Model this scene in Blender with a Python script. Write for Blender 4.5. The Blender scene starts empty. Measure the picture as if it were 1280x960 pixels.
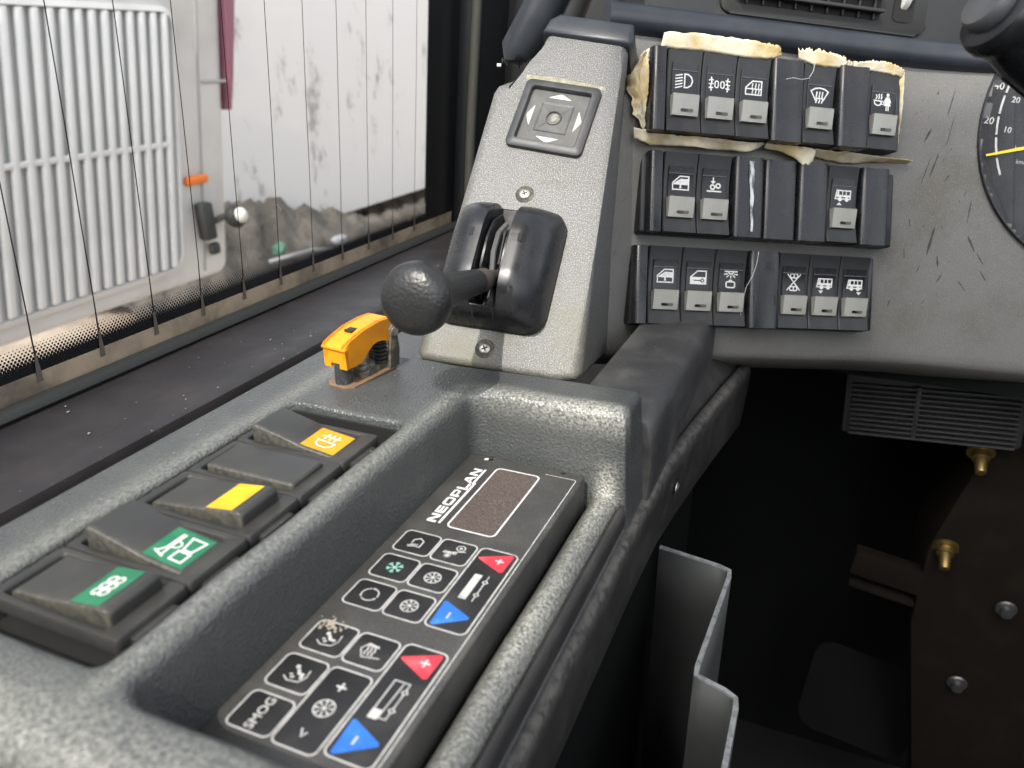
import bpy, bmesh, math, random
from mathutils import Vector as V, Matrix as MX, noise
import numpy as np
random.seed(7)
R = math.radians
C = bpy.context.scene.collection
S = bpy.context.scene

# ------------------------------------------------------------------ camera, sky, sun, exposure
CAMR = ((0.92050, 0.15380, -0.35920), (0.39070, -0.36370, 0.84560), (-0.00060, -0.91870, -0.39490))  # columns: image right, image down, view
cd = bpy.data.cameras.new('camera'); cam = bpy.data.objects.new('camera', cd); C.objects.link(cam)
m = MX(CAMR)
r_, d_, f_ = m.col[0].normalized(), m.col[1].normalized(), m.col[2].normalized()
cam.matrix_world = MX(((r_.x, -d_.x, -f_.x, 0), (r_.y, -d_.y, -f_.y, 0), (r_.z, -d_.z, -f_.z, 0), (0, 0, 0, 1)))
cd.sensor_width = 36; cd.lens = 983 / 1280 * 36
cd.clip_start = 0.01; cd.clip_end = 500
cd.dof.use_dof = True; cd.dof.focus_distance = 0.46; cd.dof.aperture_fstop = 12
S.camera = cam

SUN = V((-0.02, -0.62, 0.78)).normalized()          # towards the sun
w = bpy.data.worlds.new('World'); S.world = w; w.use_nodes = True
nt = w.node_tree; bg = nt.nodes['Background']; sky = nt.nodes.new('ShaderNodeTexSky')
sky.sky_type = 'NISHITA'; sky.sun_disc = False
sky.sun_elevation = math.asin(SUN.z); sky.sun_rotation = math.atan2(SUN.x, SUN.y)
sky.air_density = 0.7; sky.dust_density = 3.0; sky.ozone_density = 0.4
hs = nt.nodes.new('ShaderNodeHueSaturation'); hs.inputs['Saturation'].default_value = 0.30; hs.inputs['Value'].default_value = 1.7      # sky made paler, and brighter for softer fill light
nt.links.new(sky.outputs[0], hs.inputs['Color']); nt.links.new(hs.outputs[0], bg.inputs[0]); bg.inputs[1].default_value = 0.15
sl = bpy.data.lights.new('sun', 'SUN'); sl.energy = 2.0; sl.angle = R(0.6); sl.color = (1, 0.95, 0.86)
so = bpy.data.objects.new('sun', sl); C.objects.link(so); so.rotation_euler = SUN.to_track_quat('Z', 'Y').to_euler()
S.view_settings.view_transform = 'Standard'; S.view_settings.look = 'None'
S.view_settings.exposure = 1.02; S.view_settings.gamma = 1
S.cycles.use_denoising = True
S.cycles.max_bounces = 8; S.cycles.transparent_max_bounces = 12

# ------------------------------------------------------------------ frames
def frame(o, u, v, n):
    u, v, n = V(u), V(v), V(n)
    return MX(((u.x, v.x, n.x, o[0]), (u.y, v.y, n.y, o[1]), (u.z, v.z, n.z, o[2]), (0, 0, 0, 1)))
def ortho(o, u, n):
    n = V(n).normalized(); u = V(u); u = (u - n * u.dot(n)).normalized(); return frame(o, u, n.cross(u), n)
SW = ortho((-0.1070, 0.5309, -0.0356), (0.8236, 0.5583, -0.1003), (0.5672, -0.8082, 0.1584))   # dashboard switch field
RI = ortho((-0.1687, 0.4607, -0.0397), (0.9915, 0.0499, -0.1198), (0.1164, -0.7499, 0.6512))   # sloped riser
CO = MX.Translation((0, 0, -0.156))                                                           # console deck
CL = MX.Translation((0, 0, -0.189))                                                           # climate panel face
WI = frame((-0.40, 0.30, -0.20), (0, 1, 0), (0.071, 0, 0.9975), (0.9975, 0, -0.071))           # side window
T = MX.Translation
def Rx(a): return MX.Rotation(R(a), 4, 'X')
def Ry(a): return MX.Rotation(R(a), 4, 'Y')
def Rz(a): return MX.Rotation(R(a), 4, 'Z')

# ------------------------------------------------------------------ materials
MATS = {}
def mat(name, col, rough=0.5, metal=0.0, spec=0.5, col2=None, c2=(40, 0.45, 0.65, 4), speck=None, bump=None, bump2=None,
        wear=None, rough2=None, coat=0, stretch=None, dust=None, edge=None):
    """col2: noise mix (scale, lo, hi, detail); speck: (scale, lo, hi, colour); bump: (scale, strength, kind); wear: colour where attribute 'wear' is high"""
    if name in MATS: return MATS[name]
    mt = bpy.data.materials.new(name); mt.use_nodes = True; n = mt.node_tree; N = n.nodes; L = n.links
    b = N['Principled BSDF']
    b.inputs['Roughness'].default_value = rough; b.inputs['Metallic'].default_value = metal
    b.inputs['Specular IOR Level'].default_value = spec; b.inputs['Coat Weight'].default_value = coat
    tc = N.new('ShaderNodeTexCoord'); co = tc.outputs['Object']
    if stretch:
        mp = N.new('ShaderNodeMapping'); mp.inputs['Scale'].default_value = stretch; L.new(co, mp.inputs[0]); co = mp.outputs[0]
    def nz(scale, detail=4, rgh=0.6):
        t = N.new('ShaderNodeTexNoise'); t.inputs['Scale'].default_value = scale; t.inputs['Detail'].default_value = detail
        t.inputs['Roughness'].default_value = rgh; L.new(co, t.inputs[0]); return t.outputs[0]
    def ramp(src, lo, hi):
        mr = N.new('ShaderNodeMapRange'); mr.interpolation_type = 'SMOOTHSTEP'
        mr.inputs[1].default_value = lo; mr.inputs[2].default_value = hi; L.new(src, mr.inputs[0]); return mr.outputs[0]
    def mix(fac, a, c):
        mx = N.new('ShaderNodeMix'); mx.data_type = 'RGBA'
        if isinstance(fac, float): mx.inputs[0].default_value = fac
        else: L.new(fac, mx.inputs[0])
        for k, x in ((6, a), (7, c)):
            if isinstance(x, tuple): mx.inputs[k].default_value = (*x, 1)
            else: L.new(x, mx.inputs[k])
        return mx.outputs[2]
    def math_(op, a, c):
        mm = N.new('ShaderNodeMath'); mm.operation = op
        for k, x in enumerate((a, c)):
            if isinstance(x, (int, float)): mm.inputs[k].default_value = x
            else: L.new(x, mm.inputs[k])
        return mm.outputs[0]
    cur = col
    if col2: cur = mix(ramp(nz(c2[0], c2[3]), c2[1], c2[2]), cur, col2)
    if speck:
        cur = mix(ramp(nz(speck[0], 2, 0.5), speck[1], speck[2]), cur, speck[3])
    if dust:
        cur = mix(ramp(nz(dust[0], 6, 0.75), dust[1], dust[2]), cur, dust[3])
    if edge:      # settled dirt: (lo, hi, colour, noise scale) along local y
        sx = N.new('ShaderNodeSeparateXYZ'); L.new(tc.outputs['Object'], sx.inputs[0])
        cur = mix(math_('MULTIPLY', ramp(sx.outputs[1], edge[1], edge[0]), ramp(nz(edge[3], 5, 0.7), 0.34, 0.66)), cur, edge[2])
    if wear:
        at = N.new('ShaderNodeAttribute'); at.attribute_name = 'wear'
        f = math_('MULTIPLY', at.outputs['Fac'], ramp(nz(wear[1], 3, 0.65), wear[2], wear[3]))
        cur = mix(f, cur, wear[0])
    if isinstance(cur, tuple): b.inputs['Base Color'].default_value = (*cur, 1)
    else: L.new(cur, b.inputs['Base Color'])
    if rough2:
        mr = N.new('ShaderNodeMapRange'); L.new(nz(rough2[0], 5), mr.inputs[0]); mr.inputs[1].default_value = 0.3; mr.inputs[2].default_value = 0.7
        mr.inputs[3].default_value = rough; mr.inputs[4].default_value = rough2[1]; L.new(mr.outputs[0], b.inputs['Roughness'])
    last = None
    for bp in (bump, bump2):
        if not bp: continue
        if bp[2] == 'voronoi':
            t = N.new('ShaderNodeTexVoronoi'); t.feature = 'SMOOTH_F1'; t.inputs['Scale'].default_value = bp[0]; L.new(co, t.inputs[0]); src = t.outputs[0]
        else: src = nz(bp[0], 3, 0.55)
        bb = N.new('ShaderNodeBump'); bb.inputs['Strength'].default_value = bp[1]; bb.inputs['Distance'].default_value = bp[3] if len(bp) > 3 else 0.0006
        L.new(src, bb.inputs['Height'])
        if last: L.new(last, bb.inputs['Normal'])
        last = bb.outputs[0]
    if last: L.new(last, b.inputs['Normal'])
    MATS[name] = mt; return mt
DUSTC = (0.20, 0.19, 0.16)
m_riser = mat('speckled grey paint', (0.108, 0.108, 0.105), 0.5, col2=(0.085, 0.083, 0.073), c2=(16, 0.46, 0.72, 5), edge=(-0.165, -0.06, (0.118, 0.112, 0.078), 22), speck=(1500, 0.48, 0.70, (0.30, 0.30, 0.29)), bump=(1300, 0.6, 'noise', 0.0005), rough2=(700, 0.35))
m_panel = mat('dash grey paint', (0.142, 0.140, 0.131), 0.55, col2=(0.112, 0.107, 0.086), c2=(14, 0.45, 0.7, 5), speck=(1700, 0.54, 0.78, (0.26, 0.258, 0.245)), bump=(1400, 0.5, 'noise', 0.0005), rough2=(700, 0.4))
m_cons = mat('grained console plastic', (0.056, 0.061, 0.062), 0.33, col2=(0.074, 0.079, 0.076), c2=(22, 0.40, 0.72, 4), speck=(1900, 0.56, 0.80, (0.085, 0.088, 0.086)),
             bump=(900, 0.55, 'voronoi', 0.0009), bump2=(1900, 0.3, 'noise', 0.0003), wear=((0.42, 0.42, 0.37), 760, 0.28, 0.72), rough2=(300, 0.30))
m_black = mat('black switch plastic', (0.015, 0.016, 0.017), 0.36, col2=(0.028, 0.028, 0.027), c2=(60, 0.4, 0.7, 5), bump=(1600, 0.12, 'noise', 0.0003), rough2=(120, 0.5), dust=(900, 0.66, 0.74, (0.10, 0.10, 0.095)))
m_gloss = mat('smooth black plastic', (0.011, 0.012, 0.014), 0.19, col2=(0.020, 0.020, 0.022), c2=(45, 0.4, 0.7, 5), rough2=(80, 0.38), dust=(700, 0.70, 0.76, (0.09, 0.09, 0.085)))
m_lens = mat('dark smoked lens', (0.010, 0.010, 0.011), 0.2)
m_btn = mat('grey button plastic', (0.34, 0.34, 0.305), 0.38, col2=(0.28, 0.28, 0.245), c2=(90, 0.4, 0.7, 4), bump=(1400, 0.1, 'noise', 0.0003))
m_print = mat('white print', (0.66, 0.66, 0.64), 0.6, col2=(0.55, 0.55, 0.53), c2=(300, 0.5, 0.75, 3))
m_printk = mat('greyed key print', (0.46, 0.46, 0.45), 0.6, col2=(0.33, 0.33, 0.32), c2=(220, 0.45, 0.7, 3))
m_arrow = mat('greyed arrow print', (0.40, 0.40, 0.37), 0.6)
m_printd = mat('worn white print', (0.55, 0.55, 0.53), 0.6, col2=(0.36, 0.36, 0.35), c2=(240, 0.45, 0.7, 3))
m_rock = mat('dusty rocker plastic', (0.032, 0.032, 0.031), 0.40, col2=(0.044, 0.043, 0.039), c2=(40, 0.40, 0.75, 4), edge=(-0.0108, -0.0072, (0.105, 0.10, 0.078), 420), dust=(1400, 0.60, 0.76, (0.11, 0.108, 0.096)), bump=(1300, 0.2, 'noise', 0.0004))
m_rockf = mat('dark rocker frame plastic', (0.028, 0.028, 0.027), 0.42, col2=(0.042, 0.041, 0.037), c2=(60, 0.40, 0.75, 5), dust=(1400, 0.58, 0.76, (0.12, 0.117, 0.10)), bump=(1300, 0.2, 'noise', 0.0004))
m_green = mat('green sticker', (0.010, 0.135, 0.060), 0.45, col2=(0.02, 0.17, 0.085), c2=(120, 0.4, 0.7, 4))
m_yel = mat('yellow sticker', (0.72, 0.44, 0.012), 0.5, col2=(0.62, 0.36, 0.01), c2=(120, 0.4, 0.7, 4))
m_ora = mat('amber sticker', (0.56, 0.30, 0.012), 0.5, col2=(0.48, 0.25, 0.01), c2=(120, 0.4, 0.7, 4))
m_clim = mat('dusty black fascia', (0.040, 0.040, 0.039), 0.44, col2=(0.066, 0.065, 0.059), c2=(45, 0.42, 0.7, 6), dust=(1500, 0.52, 0.70, (0.17, 0.165, 0.15)), rough2=(160, 0.5))
m_climk = mat('dark key film', (0.018, 0.018, 0.019), 0.36, col2=(0.036, 0.035, 0.033), c2=(60, 0.45, 0.7, 6), dust=(1000, 0.64, 0.74, (0.12, 0.12, 0.11)), rough2=(200, 0.5))
m_disp = mat('dusty display window', (0.055, 0.040, 0.036), 0.4, dust=(1700, 0.46, 0.66, (0.20, 0.17, 0.15)))
m_red = mat('red key print', (0.62, 0.035, 0.055), 0.5, col2=(0.70, 0.10, 0.12), c2=(90, 0.45, 0.7, 5))
m_blue = mat('blue key print', (0.020, 0.13, 0.52), 0.5, col2=(0.05, 0.22, 0.62), c2=(90, 0.45, 0.7, 5))
m_snow = mat('pale green print', (0.25, 0.50, 0.42), 0.6)
m_foam = mat('yellowed foam strip', (0.42, 0.38, 0.17), 0.8, col2=(0.25, 0.22, 0.10), c2=(60, 0.4, 0.65, 5), bump=(700, 0.4, 'noise', 0.0005))
m_tape = mat('yellowed masking tape', (0.66, 0.61, 0.46), 0.6, col2=(0.52, 0.40, 0.19), c2=(36, 0.42, 0.64, 6), bump=(160, 0.5, 'noise', 0.0012), stretch=(1, 1, 1))
m_trim = mat('padded navy trim', (0.019, 0.023, 0.030), 0.38, col2=(0.028, 0.033, 0.040), c2=(40, 0.4, 0.7, 5), bump=(1000, 0.3, 'noise', 0.0004), dust=(600, 0.66, 0.73, (0.2, 0.2, 0.19)))
m_dash = mat('dark dash plastic', (0.020, 0.021, 0.022), 0.55, bump=(900, 0.3, 'noise', 0.0004), col2=(0.028, 0.028, 0.028))
m_vent = mat('vent plastic', (0.024, 0.024, 0.023), 0.5)
m_pale = mat('pale ivory plastic', (0.60, 0.60, 0.55), 0.5)
m_grey = mat('mid grey plastic', (0.085, 0.088, 0.092), 0.4, col2=(0.11, 0.11, 0.11), c2=(60, 0.4, 0.7, 4), rough2=(120, 0.52))
m_padin = mat('grey pad plastic', (0.055, 0.056, 0.055), 0.5, col2=(0.085, 0.085, 0.078), c2=(70, 0.4, 0.7, 5), dust=(800, 0.6, 0.72, (0.24, 0.24, 0.22)))
m_padf = mat('dark pad frame', (0.030, 0.032, 0.035), 0.38, col2=(0.05, 0.05, 0.05), c2=(60, .4, .7, 4), rough2=(120, .5))
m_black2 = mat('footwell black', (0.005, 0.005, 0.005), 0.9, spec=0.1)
m_louv = mat('louvre plastic', (0.034, 0.035, 0.036), 0.5)
m_steel = mat('dull screw steel', (0.46, 0.45, 0.42), 0.42, metal=0.85, col2=(0.30, 0.28, 0.24), c2=(220, 0.42, 0.68, 4))
m_recess = mat('dark recess', (0.045, 0.043, 0.036), 0.9, col2=(0.13, 0.12, 0.09), c2=(300, 0.45, 0.65, 4))  # dark mottled tone for screw recesses and cross slots
m_knob = mat('leathery black knob', (0.018, 0.019, 0.019), 0.33, bump=(640, 0.28, 'voronoi', 0.0008), bump2=(900, 0.3, 'noise', 0.0004), rough2=(160, 0.42))
m_collar = mat('rusty collar', (0.075, 0.055, 0.048), 0.5, col2=(0.05, 0.045, 0.045), c2=(150, 0.4, 0.7, 4))
m_guard = mat('orange guard plastic', (0.80, 0.30, 0.006), 0.4, col2=(0.74, 0.25, 0.005), c2=(90, 0.45, 0.7, 4), dust=(400, 0.68, 0.74, (0.35, 0.14, 0.02)))
m_rust = mat('rusty base plate', (0.21, 0.12, 0.06), 0.7, col2=(0.15, 0.10, 0.065), c2=(180, 0.4, 0.65, 5))
m_rubber = mat('dark rubber', (0.022, 0.023, 0.022), 0.6, bump=(900, 0.4, 'noise', 0.0004))
m_sill = mat('dusty sill vinyl', (0.019, 0.017, 0.018), 0.40, spec=0.4, col2=(0.030, 0.026, 0.026), c2=(22, 0.4, 0.7, 5), dust=(420, 0.66, 0.70, (0.42, 0.41, 0.40)), bump=(900, 0.15, 'noise', 0.0003), rough2=(60, 0.55))
m_frit = mat('black ceramic frit', (0.012, 0.013, 0.015), 0.25)
m_mud = mat('dusty brown film', (0.50, 0.40, 0.28), 0.75, col2=(0.15, 0.125, 0.095), c2=(16, 0.4, 0.68, 6), dust=(300, 0.6, 0.72, (0.17, 0.15, 0.12)))
m_wire = mat('heating wire print', (0.018, 0.017, 0.015), 0.5)
m_wireb = mat('brown wire foot', (0.15, 0.125, 0.095), 0.7)
m_pillar = mat('black pillar trim', (0.014, 0.015, 0.016), 0.32, rough2=(20, 0.42))
m_side = mat('scuffed side trim', (0.030, 0.029, 0.028), 0.55, col2=(0.05, 0.048, 0.045), c2=(60, 0.42, 0.7, 6), bump=(500, 0.5, 'noise', 0.0006), wear=((0.14, 0.135, 0.12), 200, 0.35, 0.6))
m_pocket = mat('grey pocket plastic', (0.085, 0.092, 0.088), 0.45, col2=(0.10, 0.105, 0.10), c2=(40, 0.4, 0.7, 4))
m_pockete = mat('cut plastic edge', (0.30, 0.31, 0.31), 0.5, col2=(0.17, 0.18, 0.18), c2=(200, 0.42, 0.65, 4))
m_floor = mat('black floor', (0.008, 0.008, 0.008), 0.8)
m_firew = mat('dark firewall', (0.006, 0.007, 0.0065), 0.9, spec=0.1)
m_brown = mat('brown steel bracket', (0.009, 0.007, 0.005), 0.9, spec=0.1, col2=(0.014, 0.010, 0.007), c2=(30, 0.45, 0.7, 4))
m_brass = mat('brass bolt', (0.34, 0.25, 0.09), 0.4, metal=0.9)
m_bolt = mat('dark zinc bolt', (0.20, 0.20, 0.20), 0.45, metal=0.9)
m_white = mat('white coach paint', (0.62, 0.62, 0.61), 0.35, col2=(0.50, 0.495, 0.475), c2=(2.6, 0.42, 0.75, 7))
m_slot = mat('grille shadow board', (0.55, 0.55, 0.54), 0.7)
m_wall = mat('dirty white panel', (0.60, 0.585, 0.57), 0.6, col2=(0.60, 0.59, 0.56), c2=(0.9, 0.5, 0.75, 6), dust=(2.4, 0.56, 0.68, (0.30, 0.28, 0.265)), stretch=(1, 1.2, 0.6))
m_seam = mat('grey seam', (0.30, 0.30, 0.30), 0.6)
m_amber = mat('amber marker lens', (0.75, 0.17, 0.01), 0.3)
m_tail = mat('maroon lamp lens', (0.24, 0.085, 0.12), 0.4)
m_earth = mat('dry earth', (0.20, 0.155, 0.115), 0.95, col2=(0.30, 0.25, 0.20), c2=(0.9, 0.4, 0.7, 8), bump=(6, 0.6, 'noise', 0.05))
m_mound = mat('dark soil', (0.060, 0.053, 0.045), 0.95, col2=(0.12, 0.105, 0.09), c2=(3, 0.4, 0.7, 8), bump=(8, 0.8, 'noise', 0.05))
m_dial = mat('dial face', (0.125, 0.127, 0.128), 0.6, spec=0.3, dust=(900, 0.6, 0.74, (0.16, 0.16, 0.155)))
m_needle = mat('yellow needle', (0.85, 0.62, 0.01), 0.4)
m_lcd = mat('dial lcd', (0.045, 0.055, 0.045), 0.3)
m_scuff = mat('dark scuff', (0.045, 0.044, 0.042), 0.7)
m_dust = mat('grey dust crumb', (0.30, 0.30, 0.29), 0.9)
m_hair = mat('pale hair', (0.5, 0.5, 0.5), 0.6)
m_roof = mat('cab lining', (0.62, 0.61, 0.58), 0.9)

# glass: a thin pane
gm = bpy.data.materials.new('window glass'); gm.use_nodes = True; g = gm.node_tree; g.nodes.clear()
go = g.nodes.new('ShaderNodeOutputMaterial'); gt = g.nodes.new('ShaderNodeBsdfTransparent'); gg = g.nodes.new('ShaderNodeBsdfGlossy'); gmx = g.nodes.new('ShaderNodeMixShader')
lw = g.nodes.new('ShaderNodeLayerWeight'); lw.inputs[0].default_value = 0.5
fr = g.nodes.new('ShaderNodeMapRange'); fr.inputs[1].default_value = 0.55; fr.inputs[2].default_value = 1.0; fr.inputs[3].default_value = 0.02; fr.inputs[4].default_value = 0.30; g.links.new(lw.outputs['Facing'], fr.inputs[0]); gg.inputs['Roughness'].default_value = 0.02; gt.inputs[0].default_value = (0.95, 0.96, 0.955, 1)
g.links.new(fr.outputs[0], gmx.inputs[0]); g.links.new(gt.outputs[0], gmx.inputs[1]); g.links.new(gg.outputs[0], gmx.inputs[2]); g.links.new(gmx.outputs[0], go.inputs[0])

# ------------------------------------------------------------------ mesh builder (authored in mm unless unit says otherwise)
class MB:
    def __init__(s, unit=0.001): s.v = []; s.f = []; s.k = unit; s.z = 0.0; s.wear = None; s.map = None
    def add(s, vs, fs, M=None):
        b = len(s.v)
        for p in vs:
            p = V(p)
            if M: p = M @ p
            if s.map: p = s.map(p)
            s.v.append(p * s.k)
        s.f += [tuple(i + b for i in f) for f in fs]; return s
    def bm(s, bm, M=None):
        bm.verts.index_update(); s.add([v.co.copy() for v in bm.verts], [[v.index for v in f.verts] for f in bm.faces], M); bm.free(); return s
    def box(s, c, d, bev=0, seg=2, M=None, taper=None):
        bm = bmesh.new(); bmesh.ops.create_cube(bm, size=1)
        for v in bm.verts:
            k = 1
            if taper and v.co.z > 0: v.co.x *= taper[0]; v.co.y *= taper[1]
            v.co = V((v.co.x * d[0], v.co.y * d[1], v.co.z * d[2]))
        if bev: bmesh.ops.bevel(bm, geom=bm.edges[:], offset=bev, segments=seg, profile=0.5, affect='EDGES')
        for v in bm.verts: v.co += V(c)
        return s.bm(bm, M)
    def prism(s, pts, z0, z1, bev=0, seg=3, M=None, vec=None, which='top'):
        """polygon pts (x,y) extruded from z1 (front) down to z0; bev rounds the front loop"""
        bm = bmesh.new(); n = len(pts)
        top = [bm.verts.new((p[0], p[1], z1)) for p in pts]
        off = V(vec) if vec else V((0, 0, z0 - z1))
        bot = [bm.verts.new(v.co + off) for v in top]
        tf = bm.faces.new(top); bm.faces.new(bot[::-1])
        for i in range(n): bm.faces.new((top[i], bot[i], bot[(i + 1) % n], top[(i + 1) % n]))
        if bev: bmesh.ops.bevel(bm, geom=list(tf.edges), offset=bev, segments=seg, profile=0.5, affect='EDGES', clamp_overlap=True)
        bmesh.ops.recalc_face_normals(bm, faces=bm.faces[:])
        return s.bm(bm, M)
    def lathe(s, prof, n=24, M=None):
        vs = []; fs = []
        for (r, z) in prof:
            for k in range(n): a = 2 * math.pi * k / n; vs.append((r * math.cos(a), r * math.sin(a), z))
        for i in range(len(prof) - 1):
            for k in range(n): k2 = (k + 1) % n; fs.append((i * n + k, i * n + k2, (i + 1) * n + k2, (i + 1) * n + k))
        fs.append(tuple(range(n))[::-1]); fs.append(tuple((len(prof) - 1) * n + k for k in range(n)))
        return s.add(vs, fs, M)
    def tube(s, pts, r, n=10, M=None, flat=1.0, up=(0, 0, 1)):
        pts = [V(p) for p in pts]; vs = []; fs = []
        for i, p in enumerate(pts):
            t = (pts[min(i + 1, len(pts) - 1)] - pts[max(i - 1, 0)]).normalized()
            a = t.cross(V(up)).normalized(); b = a.cross(t)
            rr = r[i] if isinstance(r, (list, tuple)) else r
            for k in range(n): q = 2 * math.pi * k / n; vs.append(p + a * (rr * math.cos(q)) + b * (rr * flat * math.sin(q)))
        for i in range(len(pts) - 1):
            for k in range(n): k2 = (k + 1) % n; fs.append((i * n + k, i * n + k2, (i + 1) * n + k2, (i + 1) * n + k))
        fs.append(tuple(range(n))[::-1]); fs.append(tuple((len(pts) - 1) * n + k for k in range(n)))
        return s.add(vs, fs, M)
    def _z(s): s.z += 0.012; return s.z
    def line(s, pts, wd=0.5, closed=False, M=None):
        """flat printed stroke with mitred joints"""
        pts = [V((p[0], p[1], 0)) for p in pts]; n = len(pts); z = s._z(); vs = []; fs = []; h = wd / 2
        for i in range(n):
            a = pts[i - 1] if (i or closed) else None; c = pts[(i + 1) % n] if (i < n - 1 or closed) else None
            d1 = (pts[i] - a).normalized() if a is not None else None; d2 = (c - pts[i]).normalized() if c is not None else None
            d1 = d1 or d2; d2 = d2 or d1
            n1 = V((-d1.y, d1.x, 0)); n2 = V((-d2.y, d2.x, 0)); b = (n1 + n2)
            b = b.normalized() if b.length > 1e-6 else n1
            k = min(h / max(b.dot(n1), 0.35), 2 * h); e = V((0, 0, 0))
            if a is None: e = -d1 * h * 0.6
            if c is None: e = d1 * h * 0.6
            vs += [pts[i] + b * k + e + V((0, 0, z)), pts[i] - b * k + e + V((0, 0, z))]
        for i in range(n if closed else n - 1): j = (i + 1) % n; fs.append((2 * i + 1, 2 * j + 1, 2 * j, 2 * i))
        return s.add(vs, fs, M)
    def fill(s, pts, M=None):
        z = s._z(); ar = sum(pts[i][0] * pts[(i + 1) % len(pts)][1] - pts[(i + 1) % len(pts)][0] * pts[i][1] for i in range(len(pts)))
        if ar < 0: pts = pts[::-1]
        return s.add([(p[0], p[1], z) for p in pts], [tuple(range(len(pts)))], M)
    def ring(s, c, r, wd=0.5, n=20, a0=0, a1=360, sx=1, M=None):
        full = abs(a1 - a0) >= 360; k = n if full else n + 1
        return s.line([(c[0] + sx * r * math.cos(R(a0 + (a1 - a0) * i / n)), c[1] + r * math.sin(R(a0 + (a1 - a0) * i / n))) for i in range(k)], wd, full, M)
    def disc(s, c, r, n=16, M=None): return s.fill([(c[0] + r * math.cos(2 * math.pi * i / n), c[1] + r * math.sin(2 * math.pi * i / n)) for i in range(n)], M)
    def build(s, name, mt, parent=None, angle=40, matrix=None, smooth=True):
        me = bpy.data.meshes.new(name); me.from_pydata([tuple(v) for v in s.v], [], s.f); me.validate(); me.update()
        me.materials.append(mt)
        if smooth:
            me.shade_smooth(); me.set_sharp_from_angle(angle=R(angle))
        if s.wear:
            at = me.attributes.new('wear', 'FLOAT', 'POINT'); at.data.foreach_set('value', [s.wear(v) for v in s.v])
        o = bpy.data.objects.new(name, me); C.objects.link(o)
        if parent: o.parent = parent
        if matrix is not None: o.matrix_local = matrix
        return o

def rrect(x0, y0, x1, y1, r, n=5):
    o = []
    for cx, cy, a in ((x1 - r, y1 - r, 0), (x0 + r, y1 - r, 90), (x0 + r, y0 + r, 180), (x1 - r, y0 + r, 270)):
        for i in range(n + 1): t = R(a + 90 * i / n); o.append((cx + r * math.cos(t), cy + r * math.sin(t)))
    return o
def tag(o, label, cat, group=None):
    o['label'] = label; o['category'] = cat
    if group: o['group'] = group
    return o
def thing(name, label, cat, M=None, group=None):
    o = bpy.data.objects.new(name, None); C.objects.link(o); o.empty_display_size = 0.02
    if M is not None: o.matrix_world = M
    return tag(o, label, cat, group)
def struct(o): o['kind'] = 'structure'; return o
def copy_part(src, parent):
    c = src.copy(); C.objects.link(c); c.parent = parent
    for ch in src.children: copy_part(ch, c)
    return c
def text(body, size, parent, mt, M, name='lettering', offset=0.0, xs=1.0, align='CENTER'):
    cu = bpy.data.curves.new(name, 'FONT'); cu.body = body; cu.size = size; cu.align_x = align; cu.align_y = 'CENTER'; cu.offset = offset; cu.resolution_u = 3
    t = bpy.data.objects.new('tmp', cu); C.objects.link(t); dg = bpy.context.evaluated_depsgraph_get()
    me = bpy.data.meshes.new_from_object(t.evaluated_get(dg)); bpy.data.objects.remove(t); bpy.data.curves.remove(cu)
    for v in me.vertices: v.co.x *= xs
    me.materials.clear(); me.materials.append(mt); o = bpy.data.objects.new(name, me); C.objects.link(o); o.parent = parent; o.matrix_local = M
    return o
def grid_obj(name, xs, ys, zf, mt, parent=None, wear_glare_f=None, matrix=None, ok=None):
    """height field z = zf(x, y) on numpy grids (metres)"""
    X, Y = np.meshgrid(xs, ys); Z = zf(X, Y); nx, ny = len(xs), len(ys)
    me = bpy.data.meshes.new(name); co = np.stack([X, Y, Z], -1).reshape(-1, 3)
    i = np.arange(nx * ny).reshape(ny, nx); q = np.stack([i[:-1, :-1], i[:-1, 1:], i[1:, 1:], i[1:, :-1]], -1).reshape(-1, 4)
    if ok is not None: q = q[ok(X, Y).reshape(-1)[q].all(1)]
    me.vertices.add(len(co)); me.vertices.foreach_set('co', co.ravel()); me.loops.add(q.size); me.loops.foreach_set('vertex_index', q.ravel())
    me.polygons.add(len(q)); me.polygons.foreach_set('loop_start', np.arange(0, q.size, 4)); me.update(calc_edges=True); me.validate()
    me.shade_smooth(); me.materials.append(mt)
    if wear_glare_f is not None:
        at = me.attributes.new('wear', 'FLOAT', 'POINT'); at.data.foreach_set('value', wear_glare_f(X, Y, Z).ravel().astype(np.float32))
    o = bpy.data.objects.new(name, me); C.objects.link(o)
    if parent: o.parent = parent
    if matrix is not None: o.matrix_local = matrix
    return o
def sstep(a, b, x): t = np.clip((x - a) / (b - a), 0, 1); return t * t * (3 - 2 * t)
def screw(parent, M, r=3.4, recess=True):
    if recess:
        MB().lathe([(r * 1.65, 0.25), (r * 1.45, 0.45), (r * 1.2, 0.15), (r * 1.02, -0.2)], 24).build('screw_recess', m_recess, parent, matrix=M)
    sc = MB().lathe([(r * 1.0, -0.5), (r * 1.0, 0.5), (r * 0.9, 0.9), (r * 0.5, 1.15), (0.01, 1.2)], 24).build('screw', m_steel, parent, matrix=M)
    b = MB(); b.box((0, 0, 1.22), (r * 1.05, r * 0.26, 0.12), 0, M=Rz(35)); b.box((0, 0, 1.225), (r * 0.26, r * 1.05, 0.14), 0, M=Rz(35))
    b.build('cross_slot', m_recess, sc)
    return sc

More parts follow.
